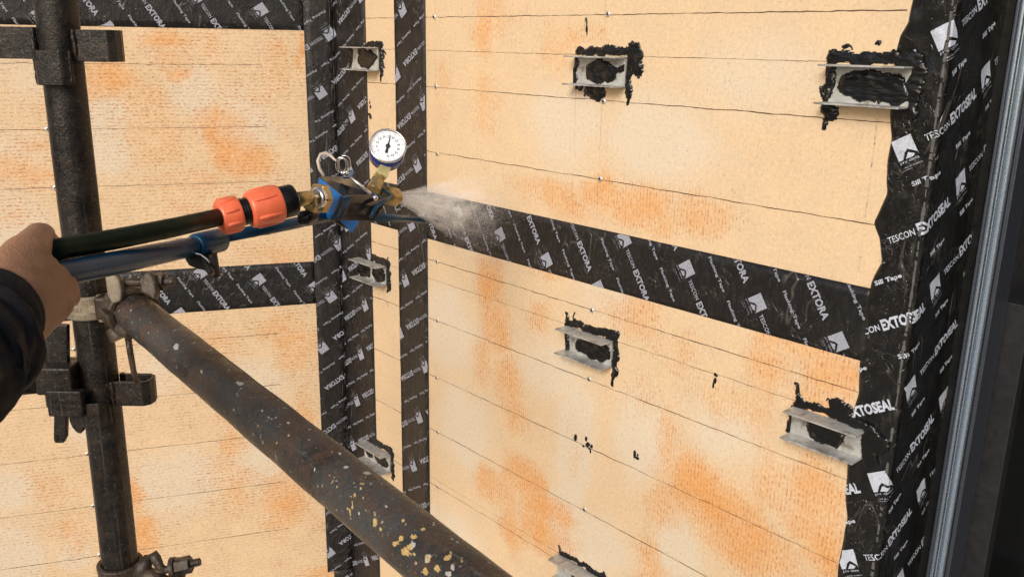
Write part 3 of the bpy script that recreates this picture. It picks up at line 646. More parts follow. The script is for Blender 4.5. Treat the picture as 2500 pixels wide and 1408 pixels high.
MB().bx(XR + .02, 4.4, .30, 2.39, ZB - .02, ZB).build('floor', M['room'], t)
def member(px0, py0, px1, py1, yw, r, nm, mat, par): MB().tube([onY(px0, py0, yw), onY(px1, py1, yw)], r, 8).build(nm, mat, par)
t = thing('ceiling_batten', onY(2490, 275, .9), 'dark steel batten crossing the top of the dark room', 'batten')
for a, b in ((262, 266), (284, 288)): member(2440, a, 2620, b + 4, .9, .007, 'rail', M['sash'], t)
t = thing('ceiling_batten', onY(2490, 460, .9), 'thin pale edged batten in the dark room behind the yellow wires', 'batten')
member(2430, 452, 2620, 470, .9, .005, 'rail', M['aluD'], t)
t = thing('timber_post', onY(2510, 1170, .7), 'pale timber block at the right edge of the photo inside the room', 'timber')
q = onY(2493, 1160, .7); MB().bx(q[0], q[0] + .05, .7, .75, q[2] - .02, q[2] + .09).build('block', M['wood'], t, .001)
t = thing('cable_loop', onY(2500, 350, .5), 'white cable loop hanging in the dark room at the right edge of the photo', 'cable')
c = onY(2514, 348, .5); MB().tube([c + np.array([.5 * 0 + .0175 * math.cos(a) * 1.3, .0, .020 * math.sin(a) * 1.35]) for a in np.linspace(0, 2 * math.pi, 28, endpoint=False)], .0022, 10, closed=True).build('loop', M['cable'], t)
for k in range(3): MB().tube([onY(2463 + 3 * k, 397 - 3 * k, .5), onY(2480 + 2 * k, 383 - 3 * k, .5), onY(2500, 366 + 4 * k, .5)], .0007, 6).build('wire', M['wire'], t)

# ------------------------------------------------------------------ scaffold
RT = .02415
SX, SY = .6172, -.7475
rh = np.array([.666, .746, 0.]); rh /= np.linalg.norm(rh); fh = np.array([rh[1], -rh[0], 0.])
if fh @ (CAM - np.array([SX, SY, 0])) < 0: fh = -fh
zh = np.array([0, 0, 1.])
t = thing('scaffold_standard', (SX, SY, -.8), 'upright dark steel scaffold pole with welded side lugs, in front of the left wall', 'scaffold pole')
n = 30; mb = MB(); zz = np.linspace(-.95, 1.0, 60); mb.tube([(SX + .0006 * math.sin(z * 9), SY + .0005 * math.cos(z * 7), z) for z in zz], RT, 40); mb.build('tube', M['steel'], t)
def pressing(dirn, side, z, h=.037, L=.050, wdt=.030, nm='pressing'):
    pts = [(0, -wdt / 2), (L - .008, -wdt / 2), (L - .002, -wdt / 2 + .005), (L, 0), (L - .002, wdt / 2 - .005), (L - .008, wdt / 2), (0, wdt / 2)]
    o = np.array([SX, SY, z - h / 2]) + dirn * (RT - .003)
    mb = MB().strap(pts, .0045, o, dirn, side, zh, h)
    w_ = []                                                             # weld bead
    for s in (-1, 1): mb.tube([o + dirn * .003 + side * s * (wdt / 2 + .002) + zh * (h * k / 8) + dirn * random.uniform(-.001, .001) for k in range(9)], [random.uniform(.0025, .004) for _ in range(9)], 8)
    return mb.build(nm, M['steel'], t, .0012)
zA = P(240, 112, 1.085)[2]; zN = P(330, 968, 1.17)[2]
pressing(rh, fh, zA); pressing(-rh, fh, zA + .002); pressing(fh, rh, zA - .026, .040, .014, .036)
pressing(rh, fh, zN, .034, .050); pressing(-rh, fh, zN - .006, .034, .048); pressing(fh, rh, zN - .022, .034, .018, .036)
# ledger locked into the lower left pressing
t = thing('scaffold_ledger', P(130, 920, 1.17), 'dark scaffold ledger with a hammered wedge, locked to the upright pole below the sleeve', 'scaffold ledger')
dl = 1.165
lc = P(150, 917, dl); vx = rh
MB().box(lc, rh, zh, fh, .047, .038, .046).build('end_casting', M['steel'], t, .003)
mb = MB().tube([P(104, 915, dl), P(-330, 955, dl)], .0235, 30, True); mb.build('tube', M['steel'], t)
mb = MB().box(P(162, 982, dl - .012), rh, zh, fh, .045, .036, .012); mb.build('lower_plate', M['steel'], t, .002)
def onV(x, y, o): q = ray(x, y); return CAM + q * (((o - CAM) @ fh) / (q @ fh))
ov = P(150, 900, dl)
wd = [onV(*q, ov) for q in ((100, 800), (120, 791), (166, 793), (167, 868), (163, 1065), (157, 1079), (137, 1079), (133, 1070), (134, 1000), (110, 876))]
o = wd[0]; poly = [((p - o) @ rh, (p - o) @ zh) for p in wd]
MB().prism(poly, o - fh * .006, rh, zh, fh, .009).build('wedge', M['steel'], t, .0012)
wd = [onV(*q, ov) for q in ((172, 1000), (207, 1000), (209, 1046), (203, 1053), (194, 1050), (183, 1038), (176, 1022))]
o = wd[0]; poly = [((p - o) @ rh, (p - o) @ zh) for p in wd]
MB().prism(poly, o - fh * .0, rh, zh, fh, .008).build('tongue', M['steel'], t, .0015)
def emboss(txts, org, ex, ez, nrm, length, height, gap, mat, par, curve=0, thick=.0007):
    mb = MB()
    for i, tx in enumerate(txts):
        v, f = glyphs(tx, .012, 1); L = length * (len(tx) / max(len(q) for q in txts)); pts = []
        for a, b in v:
            u = a * L; h = b * height - i * gap
            if curve:
                an = (u - length / 2) / curve; p = org + ex * (math.sin(an) * (curve + thick)) + nrm * ((math.cos(an)) * (curve + thick)) + ez * h
            else: p = org + ex * u + ez * h + nrm * thick
            pts.append(p)
        mb.add(pts, f)
        if not curve: mb.add([p - nrm * thick * .9 for p in pts], f)
    return mb.build('embossed_lettering', mat, par, fix=False)
emboss(['DEMOTOIL', 'EM7/S3076'], P(133, 982, dl - .012) + fh * .0062, rh, zh, fh, .034, .0058, .0085, M['steel'], t)

# diagonal looking tube: a level scaffold tube running towards the camera
ya = -.7248; z0_, z1_ = .2455, .1445
def dpt(x): return np.array([x, -.7245 - .0115 * (x - .7), .2445 - .0655 * (x - .7)])
t = thing('scaffold_tube', dpt(.68), 'paint splashed brown steel scaffold tube slanting down across the photo', 'scaffold tube')
mb = MB(); xs = np.concatenate([np.linspace(.672, 1.42, 300), np.linspace(1.44, 2.3, 12)])
mb.tube([dpt(x) for x in xs], [.0242 + .00025 * math.sin(x * 60) + .0003 * float(vn(x, 0, 77, .02)) for x in xs], 96); o = mb.build('tube', M['steelB'], t, fix=False)
YEL = [(915,1275,9,16),(930,1292,6,9),(983,1268,7,7),(988,1278,4,4),(965,1325,12,12),(978,1312,8,12),(1000,1335,16,10),(990,1345,14,14),(1010,1352,10,6),(1033,1291,11,6),(945,1306,4,4),(1045,1362,8,14),(1068,1388,12,14),(1090,1362,13,9),(1100,1350,6,7),(1040,1395,9,14),(884,1180,10,5),(860,1230,2.5,22),(866,1208,3,12),(880,1192,8,3),(856,1254,3,12),(822,1188,3,3),(815,1165,2,4),(705,1062,5,4),(570,1000,3,6),(492,907,4,7),(630,1040,3,5),(676,1080,4,5),(850,1240,5,5),(1128,1368,3,2),(1010,1308,14,8)]
WHI = [(830,1107,7,5),(896,1154,15,6),(704,1031,5,4),(845,1140,9,5),(768,1145,3,9),(942,1235,7,5),(932,1180,4,3),(585,936,12,7),(430,845,9,12),(560,900,3,3),(1117,1321,7,3),(1105,1382,8,12),(1040,1365,7,10),(1095,1400,14,9),(754,1067,2,2),(640,1003,5,5),(663,1020,3,4),(855,1210,3,4),(885,1215,3,3),(1060,1275,3,2),(1010,1330,8,8),(1165,1383,4,3),(877,1252,4,5),(1050,1355,9,4),(688,1045,3,3),(724,1098,2,3)]
C = np.array([tuple(v.co) for v in o.data.vertices]) + wloc(t); q = (C - CAM) @ WM; px = q[:, 0] / q[:, 2] * F_PX + 1250; py = q[:, 1] / q[:, 2] * F_PX + 704
cen = np.array([dpt(x) for x in C[:, 0]]); face = np.einsum('ij,ij->i', C - cen, CAM - C) > 0
for nm, L_ in (('yellow', YEL), ('white', WHI)):
    A = np.zeros(len(C), 'f')
    for a, b, ra, rb in L_: A = np.maximum(A, np.exp(-(((px - a) / ra) ** 2 + ((py - b) / rb) ** 2) * 1.5))
    at = o.data.attributes.new(nm, 'FLOAT', 'POINT'); at.data.foreach_set('value', (A * face * (q[:, 2] > .1)).astype('f'))

# the coupler joining them
t = thing('scaffold_coupler', (SX, SY, .23), 'cream cast coupler with raised lettering, clamping the slanting tube to the upright pole', 'coupler')
zc = P(220, 771, 1.11)[2]
def band(cx_, cy_, cz_, ax, e1, e2, r0, r1, h, a0, a1, n=30):
    mb = MB(); vs = []; c = np.array([cx_, cy_, cz_])
    prof = [(r0, -h / 2), (r1 - .0015, -h / 2), (r1, -h / 2 + .0018), (r1 - .0012, -h * .12), (r1 - .0012, h * .12), (r1, h / 2 - .0018), (r1 - .0015, h / 2), (r0, h / 2)]
    m_ = len(prof)
    for k in range(n + 1):
        a = a0 + (a1 - a0) * k / n; d = e1 * math.cos(a) + e2 * math.sin(a)
        vs += [c + d * r + ax * q for r, q in prof]
    fs = [(k * m_ + i, k * m_ + (i + 1) % m_, (k + 1) * m_ + (i + 1) % m_, (k + 1) * m_ + i) for k in range(n) for i in range(m_)]
    fs += [tuple(range(m_)), tuple(n * m_ + i for i in range(m_))]
    return mb.add(vs, fs)
band(SX, SY, zc, zh, fh, rh, RT + .0005, RT + .0068, .031, -2.4, 1.10).build('cap', M['coupler'], t, .001)
band(SX, SY, zc, zh, fh, rh, RT + .0005, RT + .0085, .033, 1.25, 3.8).build('body', M['coupler'], t, .001)
h0 = np.array([SX, SY, zc]) + (fh * math.cos(.85) + rh * math.sin(.85)) * (RT + .0075)
mb = MB().tube([h0 - zh * .018, h0 + zh * .018], .0052, 14); tg = np.cross(zh, (fh * math.cos(.85) + rh * math.sin(.85)))
mb.box(h0 + fh * .001 - rh * .002, rh, zh, fh, .022, .011, .013); mb.build('hinge', M['coupler'], t, .0015)
emboss(['BS1163', 'HENGERT', 'EN35 F56'], np.array([SX, SY, zc]) - rh * 0 + zh * .0065, rh * math.cos(.35) + fh * math.sin(.35), zh, fh * math.cos(.35) - rh * math.sin(.35), .036, .0056, .0098, M['coupler'], t, RT + .0062)
d0 = (dpt(1.) - dpt(.7)); d0 /= np.linalg.norm(d0); e1 = np.cross(d0, zh); e1 /= np.linalg.norm(e1); e2 = np.cross(e1, d0)
c = dpt(.700)
band(*c, d0, e2, e1, .0247, .0320, .030, -1.9, 1.3).build('cap', M['couplerD'], t, .001)
band(*c, d0, e2, e1, .0247, .0335, .030, 1.5, 4.2).build('body', M['couplerD'], t, .001)
MB().box((c + np.array([SX, SY, zc])) / 2, rh, zh, fh, .03, .03, .028).build('saddle', M['couplerD'], t, .004)
def bolt(a, b, r, nutr, par, mat, flange=True):
    a, b = np.array(a), np.array(b); d = (b - a) / np.linalg.norm(b - a); l = np.linalg.norm(b - a); mb = MB()
    prof = []; k = 0.
    while k < l: prof += [(k, r), (k + .0009, r * .86)]; k += .0018
    mb.lathe(a, d, prof, 14); mb.build('bolt', mat, par)
    mb = MB().lathe(a + d * l * .58, d, [(0, nutr), (l * .26, nutr)], 6, 0, False); 
    if flange: mb.lathe(a + d * l * .5, d, [(0, nutr * 1.25), (l * .08, nutr * 1.15)], 20)
    mb.build('nut', mat, par, .0006)
bolt(P(285, 690, 1.10), P(424, 687, 1.10), .0058, .0115, t, M['couplerD'])
def camplate(pts, d_, th, nm, mat, par, bev=.002):
    o = P(*pts[0], d_); ex_, ey_, ez_ = WM @ [1, 0, 0], WM @ [0, -1, 0], WM @ [0, 0, -1]
    MB().prism([((P(*q, d_) - o) @ ex_, (P(*q, d_) - o) @ ey_) for q in pts], o - ez_ * th / 2, ex_, ey_, ez_, th).build(nm, mat, par, bev, 3)
camplate([(262, 672), (272, 664), (286, 668), (298, 684), (303, 712), (301, 735), (280, 742), (268, 720)], 1.09, .016, 'lug', M['coupler'], t, .003)
camplate([(346, 712), (350, 690), (356, 670), (364, 660), (374, 668), (384, 690), (388, 716), (382, 734), (366, 722)], 1.085, .014, 'lug', M['couplerD'], t, .003)
MB().tube([P(278, 800, 1.11), P(292, 826, 1.11)], [.010, .012], 16).tube([P(296, 800, 1.10), P(322, 812, 1.09)], [.010, .009], 14).build('lower_lug', M['couplerD'], t, .001)
t = thing('tie_rod', P(322, 870, 1.12), 'thin bent steel rod hanging from the cream coupler into the side pressing', 'rod')
MB().tube([P(311, 812, 1.12), P(318, 860, 1.125), P(326, 905, 1.135), P(336, 932, 1.15)], [.0042, .004, .0036, .0034], 12).build('rod', M['couplerD'], t)

# coupler at the foot of the photo
t = thing('scaffold_coupler', P(400, 1385, 1.25), 'rusty coupler with bolt and nut on the upright pole at the bottom of the photo', 'coupler')
zc2 = P(300, 1410, 1.255)[2]
band(SX, SY, zc2, zh, fh, rh, RT + .0005, RT + .007, .036, -3., 3.1).build('band', M['couplerD'], t, .001)
bolt(P(352, 1402, 1.24), P(488, 1370, 1.24), .0056, .0125, t, M['couplerD'])
for pts, rr in ((((345, 1408), (352, 1378), (362, 1358)), (.013, .011, .006)), (((372, 1348), (380, 1362), (392, 1385), (408, 1392)), (.006, .0075, .006, .005)), (((432, 1408), (430, 1385), (434, 1362)), (.012, .009, .0055)), (((345, 1400), (375, 1410), (400, 1425)), (.013, .013, .012))):
    MB().tube([P(a, b, 1.24) for a, b in pts], rr, 14).build('lug', M['couplerD'], t)

# ------------------------------------------------------------------ the spray lance
t = thing('spray_lance', P(600, 560, 1.0), 'hose fed blue spray lance with round pressure gauge, held out towards the corner', 'spray lance')
def K1(x, y, d): return P(x, y, d)
MB().tube([K1(40, 694, .70), K1(160, 667, .755), K1(284, 641, .82), K1(470, 602, .955)], [.0105, .0108, .0110, .0105], 32).build('outer_tube', M['blue'], t, .0008)
MB().tube([K1(474, 601, .955), K1(481, 599.5, .96), K1(536, 586, 1.0)], [.0112, .0135, .0135], 32).build('collar', M['blue'], t, .0008)
MB().tube([K1(536, 580, 1.0), K1(700, 549, 1.09), K1(812, 525, 1.17)], [.0068, .0070, .0072], 26).build('inner_tube', M['blue'], t)
MB().tube([K1(900, 529, 1.27), K1(990, 534, 1.55), K1(1062, 540, 1.82)], [.0062, .0062, .0062], 20).build('spacer_rod', M['blue'], t)
wc = onR(1090, 535); wp = mapR(wc[0], wc[1], .002); dd = K1(1062, 540, 1.82) - wp; dd /= np.linalg.norm(dd)
MB().lathe(wp, dd, [(0, .013), (.006, .0145), (.02, .0145), (.026, .008)], 24).build('rubber_bumper', M['blackp'], t, .001)
# cam lever under the collar
mb = MB(); pl = [K1(456, 632, .955), K1(458, 622, .955), K1(470, 617, .955), K1(488, 619, .955), K1(508, 632, .96), K1(528, 652, .97), K1(538, 664, .975), K1(536, 672, .975), K1(524, 672, .97), K1(512, 660, .965), K1(490, 657, .96), K1(466, 648, .955)]
o = pl[0]; ex_, ey_ = WM @ [1, 0, 0], WM @ [0, -1, 0]; ez_ = WM @ [0, 0, -1]
mb.prism([((p - o) @ ex_, (p - o) @ ey_) for p in pl], o - ez_ * .005, ex_, ey_, ez_, .012); lev = mb.build('cam_lever', M['blackp'], t, .0025, 3)
MB().tube([K1(456, 630, .945), K1(461, 620, .945), K1(474, 617, .945), K1(490, 621, .947), K1(504, 632, .95), K1(512, 642, .95)], .0011, 8).build('lever_edge', M['chrome'], t)
MB().tube([K1(515, 620, .965), K1(530, 676, .97)], [.0065, .004], 14).build('clamp_bolt', M['couplerD'], t)
# hose and couplings
HA, HB = K1(60, 628, .70), K1(541, 531, .935)
MB().tube([K1(60, 630, .72), K1(150, 607, .765), K1(284, 583, .82), K1(420, 556, .885), K1(545, 528, .965)], .0096, 30).build('hose', M['hose'], t)
ca, cb = K1(527, 533, .962), K1(720, 487, 1.01); axd = cb - ca; LL = np.linalg.norm(axd); axd /= LL
def at_(px): # axial distance matching a pixel column
    best = min(range(0, 401), key=lambda k: abs(proj(ca + axd * LL * k / 400)[0] - px)); return LL * best / 400
def proj(p):
    q = WM.T @ (np.array(p) - CAM); return np.array([q[0] / q[2] * F_PX + 1250, q[1] / q[2] * F_PX + 704])
R1 = .0185
def ringpart(nm, pa, pb, r0, r1, mat, bev=.002, sides=32, rag=None):
    a, b = at_(pa), at_(pb); e = min(.004, (b - a) * .15)
    mb = MB(); pr = [(a, r0 * .80), (a + e * .4, r0 * .95), (a + e, r0), ((a + b) / 2, (r0 + r1) / 2 * (.965 if rag else 1)), (b - e, r1), (b - e * .4, r1 * .95), (b, r1 * .82)]
    mb.lathe(ca, axd, pr, sides)
    if rag:
        up = np.array([0, 0, 1.]); p1 = np.cross(axd, up); p1 /= np.linalg.norm(p1); p2 = np.cross(axd, p1)
        for k in range(rag):
            an = 2 * math.pi * k / rag + .35; dirn = p1 * math.cos(an) + p2 * math.sin(an); c_ = ca + axd * (a + b) / 2 + dirn * ((r0 + r1) / 2 * .955)
            mb.tube([c_ - axd * (b - a) * .36, c_ - axd * (b - a) * .30, c_ + axd * (b - a) * .30, c_ + axd * (b - a) * .36], [.0006, .0022, .0022, .0006], 10)
    return mb.build(nm, mat, t, 0)
ringpart('hose_nut', 532, 585, .0188, .0200, M['orange'], rag=8)
mb = MB(); a, b = at_(584), at_(612); pr = []; k = a
while k < b: pr += [(k, .0142), (k + .0012, .0154), (k + .0024, .0142)]; k += .0030
mb.lathe(ca, axd, pr, 28); mb.build('ribbed_sleeve', M['blackp'], t)
gr = ringpart('quick_connector', 605, 684, .0202, .0218, M['orange'], rag=6)
mb = MB(); up = np.array([0, 0, 1.]); p1 = np.cross(axd, up); p1 /= np.linalg.norm(p1)
for px, py in ((645, 483), (650, 516)):
    q = K1(px, py, .974); mb.lathe(q, (CAM - q), [(-.006, .0056), (-.0012, .0050), (-.0016, .003)], 20)
mb.build('grip_dimple', M['orange'], gr if gr['wloc'] else t)
ringpart('threaded_collar', 677, 720, .0185, .0182, M['blackp'])
# brass elbow and hex nut
MB().tube([K1(712, 489, 1.01), K1(750, 484, 1.05), K1(772, 483, 1.085)], [.0086, .0088, .0084], 24).build('brass_pipe', M['brass'], t)
MB().tube([K1(752, 488, 1.05), K1(760, 505, 1.06), K1(766, 524, 1.07)], [.0095, .0078, .0068], 20).build('brass_elbow', M['brass'], t)
MB().tube([K1(730, 533, 1.06), K1(748, 531, 1.06), K1(768, 524, 1.07)], [.0085, .0088, .008], 16).build('hose_tail', M['blackp'], t, .001)
bc = K1(795, 484, 1.16); bax = K1(975, 487, 1.33) - K1(800, 486, 1.16)
bax = bax / np.linalg.norm(bax); bax = bax + (WM @ [1, 0, 0]) * .35; bax /= np.linalg.norm(bax)
MB().lathe(K1(777, 484, 1.095), bax, [(-.003, .0180), (-.001, .0195), (.007, .0195), (.009, .0185)], 6, 0, False).build('hex_nut', M['brass'], t, .0015)
MB().lathe(K1(770, 483, 1.078), bax, [(0, .0100), (.001, .0128), (.009, .0128)], 26).build('lock_ring', M['chrome'], t)
# folded sheet housing
def quad(nm, pts, mat, th=.002, par=None):
    q = [np.array(K1(*p)) for p in pts]; n = np.cross(q[1] - q[0], q[2] - q[0]); n /= np.linalg.norm(n)
    if n @ (CAM - q[0]) < 0: n = -n
    k = len(q); mb = MB(); mb.add(q + [p - n * th for p in q], [tuple(range(k)), tuple(range(k, 2 * k))[::-1]] + [(i, (i + 1) % k, k + (i + 1) % k, k + i) for i in range(k)])
    return mb.build(nm, mat, par or t, .0006)
T1, T2, T3, T4 = (779, 433, 1.17), (833, 478, 1.13), (808, 537, 1.14), (766, 514, 1.17)
U1, U2, U3, U4 = (852, 431, 1.25), (908, 472, 1.20), (914, 538, 1.24), (852, 560, 1.26)
quad('end_plate', [T1, T2, T3, T4], M['bluebright'], .003)
quad('upper_face', [(780, 431, 1.172), (855, 430, 1.255), (908, 473, 1.20), (834, 479, 1.132)], M['navy'])
quad('lower_face', [(834, 479, 1.130), (906, 474, 1.20), (947, 487, 1.25), (912, 540, 1.23), (809, 539, 1.138)], M['navy'])
quad('back_face', [(779, 433, 1.18), (852, 431, 1.26), (850, 560, 1.27), (766, 514, 1.18)], M['navy'])
quad('under_face', [(829, 537, 1.150), (878, 538, 1.165), (861, 567, 1.150)], M['bluebright'])
MB().tube([K1(838, 481, 1.122), K1(814, 535, 1.128)], .0022, 8).tube([K1(854, 484, 1.126), K1(828, 538, 1.132)], .0018, 8).tube([K1(836, 481, 1.122), K1(855, 484, 1.126)], .0016, 8).build('folded_lip', M['blue'], t)
MB().tube([K1(905, 530, 1.20), K1(918, 505, 1.21), K1(940, 490, 1.23), K1(955, 478, 1.25)], .0028, 10).tube([K1(908, 473, 1.19), K1(944, 488, 1.22)], .0018, 8).tube([K1(925, 455, 1.24), K1(955, 478, 1.25)], .0022, 8).build('rear_lip', M['blue'], t)
MB().box(K1(853, 427, 1.20), WM @ [1, 0, 0], WM @ [.4, -.9, 0], WM @ [0, 0, -1], .014, .010, .010).tube([K1(838, 432, 1.2), K1(862, 420, 1.2)], .0032, 10).build('hinge_ear', M['blue'], t, .001)
pn = MB().tube([K1(838, 417, 1.17), K1(850, 427, 1.17)], .0026, 12).tube([K1(850, 428, 1.16), K1(906, 474, 1.165)], .0019, 12).tube([K1(911, 479, 1.16), K1(920, 486, 1.16)], .0032, 12).build('locking_pin', M['chrome'], t)
rc = K1(837, 404, 1.15); mb = MB()
for k, (dx, dy, rr) in enumerate(((-2, 0, 17), (3, 2, 17), (8, -2, 19))):
    mb.tube([K1(834 + dx + rr * .75 * math.cos(a), 403 + dy + rr * 1.1 * math.sin(a), 1.15 + .004 * math.sin(a)) for a in np.linspace(0, 2 * math.pi, 26, endpoint=False)], .0006, 8, closed=True)
mb.build('split_ring', M['chrome'], t)
MB().tube([K1(791, 430, 1.16), K1(780, 412, 1.16), K1(776, 393, 1.16), K1(783, 377, 1.16), K1(796, 374, 1.155), K1(808, 381, 1.15), K1(818, 391, 1.15), K1(829, 398, 1.15)], [.0020, .0022, .0023, .0024, .0024, .0020, .0014, .0008], 12).build('cord', M['cord'], t)
# nozzle
na, nb = K1(925, 468, 1.24), K1(974, 483, 1.32); nax = (nb - na) / np.linalg.norm(nb - na); nl = np.linalg.norm(nb - na)
nax = nax + (WM @ [1, 0, 0]) * .25; nax /= np.linalg.norm(nax)
NZ = K1(966, 481, 1.30)
MB().lathe(NZ - nax * .05, nax, [(0, .0105), (.018, .0105), (.019, .0128), (.048, .0134), (.050, .0125), (.0501, .008), (.046, .0075)], 30).build('nozzle', M['brass'], t)
# gauge
gd = 1.24; gc = K1(947, 356, gd); tc_ = CAM - gc; tc_ /= np.linalg.norm(tc_); upc = WM @ [0, -1, 0]
gn = tc_ * math.cos(.47) + (upc - (upc @ tc_) * tc_) * math.sin(.47) + (WM @ [1, 0, 0]) * .07; gn /= np.linalg.norm(gn)
gx = np.cross(WM @ [0, -1, 0], gn); gx /= np.linalg.norm(gx); gy = np.cross(gn, gx)
GR = .0252
ga = MB().lathe(gc - gn * .034, gn, [(0, GR * .8), (.002, GR * .95), (.005, GR * .97), (.0055, GR), (.032, GR)], 48).build('gauge_case', M['rimblue'], t)
ga2 = MB().lathe(gc - gn * .003, gn, [(0, GR * 1.0), (.0005, GR * 1.03), (.004, GR * 1.03), (.0048, GR * .97), (.0035, GR * .93), (.0015, GR * .92)], 48).build('bezel', M['chrome'], ga)
MB().lathe(gc - gn * .003, gn, [(0, GR * .93), (.0016, GR * .93)], 48).build('dial', M['dialw'], ga)
mb = MB(); a0 = math.radians(208); sw = math.radians(-298); fo = gc - gn * .0012
def gp(a, r): return fo + (gx * math.cos(a) + gy * math.sin(a)) * r * GR
for k in range(61):
    a = a0 + sw * k / 60; mj = k % 5 == 0; w_ = (.010 if mj else .005); r0 = .74 if mj else .80
    tn = (-gx * math.sin(a) + gy * math.cos(a)) * GR * w_
    mb.add([gp(a, r0) - tn, gp(a, .88) - tn, gp(a, .88) + tn, gp(a, r0) + tn], [(0, 1, 2, 3)])
    if mj:
        v, f = glyphs(str(k), .02, 1); wl = .17 * (.5 if k < 10 else 1); c_ = gp(a, .60)
        mb.add([c_ + gx * (q[0] - .5) * wl * GR + gy * (q[1] - .5) * .15 * GR for q in v], f)
mb.build('dial_marks', M['ink'], ga, fix=False)
mb = MB(); na_ = math.radians(76); fo2 = gn * .0009
def gq(a, r): return gp(a, r) + fo2
tn = (-gx * math.sin(na_) + gy * math.cos(na_)) * GR
mb.add([gq(na_, .72) - tn * .008, gq(na_, .72) + tn * .008, gq(na_, 0) + tn * .045, gq(na_, 0) - tn * .045], [(0, 1, 2, 3)])
mb.add([gq(na_ + math.pi, 0) - tn * .05, gq(na_ + math.pi, 0) + tn * .05, gq(na_ + math.pi, .45) + tn * .08, gq(na_ + math.pi, .45) - tn * .08], [(0, 1, 2, 3)])
mb.lathe(fo + fo2 * .5, gn, [(0, .13 * GR), (.0012, .12 * GR), (.0016, .06 * GR)], 20); mb.build('needle', M['ink'], ga)
MB().lathe(gc - gn * .0012, gn, [(0, .0026), (.0004, .0026)], 10)
g0 = K1(936, 415, 1.25); g1_ = K1(917, 452, 1.235); sa_ = g1_ - g0; sl = np.linalg.norm(sa_)
MB().lathe(g0 + (g0 - g1_) * .3, sa_, [(0, .0105), (sl * .75, .0118)], 4, 0, False).build('gauge_stem', M['brassL'], t, .001)
MB().lathe(g0 + sa_ * .40, sa_, [(0, .0062), (sl * .3, .0062)], 20).lathe(g0 + sa_ * .65, sa_, [(0, .0085), (.002, .0102), (sl * .38, .0102), (sl * .42, .0092)], 6, 0, False).lathe(g0 + sa_ * 1.0, sa_, [(0, .0098), (.010, .0098)], 24).build('brass_adapter', M['brass'], t, .0008)

# ------------------------------------------------------------------ hand and sleeve
t = thing('person', P(-40, 800, .60), 'arm in a dark navy jacket sleeve, bare hand gripping the blue pole and hose', 'person')
caps = []
def cap(a, ra, b, rb): caps.append((P(*a), ra, P(*b), rb))
# thumb: metacarpal, proximal and distal phalanx, passing over the hose to the far side
cap((5, 735, .66), .026, (62, 628, .705), .0190); cap((62, 628, .705), .0175, (94, 577, .750), .0118); cap((94, 577, .750), .0120, (104, 573, .79), .0108)
cap((104, 575, .79), .0100, (125, 592, .835), .0085)
# palm and back of the hand
for (a, ra, b, rb) in (((20, 735, .66), .028, (142, 704, .745), .0150), ((10, 760, .66), .030, (124, 753, .735), .0150), ((0, 800, .66), .030, (100, 768, .72), .0160), ((60, 680, .69), .022, (120, 690, .73), .018),
    ((72, 640, .71), .0165, (118, 682, .742), .0145), ((86, 604, .735), .0115, (108, 650, .748), .0115), ((106, 648, .745), .0110, (150, 690, .752), .0105), ((60, 660, .70), .02, (95, 740, .72), .02)): cap(a, ra, b, rb)
# four fingers curled under and behind the tubes
for k, (mx, my, md, L_) in enumerate(((150, 700, .748, 1.), (140, 742, .735, 1.06), (118, 752, .725, 1.), (98, 752, .718, .85))):
    px_, py_ = 164 - 22 * k, 722 + 6 * k
    cap((mx, my, md), .0135 - .0004 * k, (px_ + 4, py_ + 2, md + .040 * L_), .0102)
    cap((px_ + 4, py_ + 2, md + .040 * L_), .0098, (px_ - 4, py_ - 62, md + .062 * L_), .0086)
    cap((px_ - 4, py_ - 62, md + .062 * L_), .0084, (px_ - 14, py_ - 98, md + .045 * L_), .0074)
mb = MB()
for a, ra, b, rb in caps:
    N = 7; d = b - a; l = np.linalg.norm(d); u = d / l; pts, rr = [], []
    for k in range(5): an = math.pi / 2 * k / 4.; pts.append(a - u * ra * math.cos(an) * .999); rr.append(max(1e-4, ra * math.sin(an)))
    for k in range(5): an = math.pi / 2 * (4 - k) / 4.; pts.append(b + u * rb * math.cos(an) * .999); rr.append(max(1e-4, rb * math.sin(an)))
    mb.tube(pts, rr, 18)
hand = mb.build('hand', M['skin'], t, fix=True)
r_ = hand.modifiers.new('remesh', 'REMESH'); r_.mode = 'VOXEL'; r_.voxel_size = .0019; r_.use_smooth_shade = True
s_ = hand.modifiers.new('smooth', 'SMOOTH'); s_.iterations = 14; s_.factor = .6
bpy.context.view_layer.update(); dg = bpy.context.evaluated_depsgraph_get(); me = bpy.data.meshes.new_from_object(hand.evaluated_get(dg)); hand.modifiers.clear(); hand.data = me
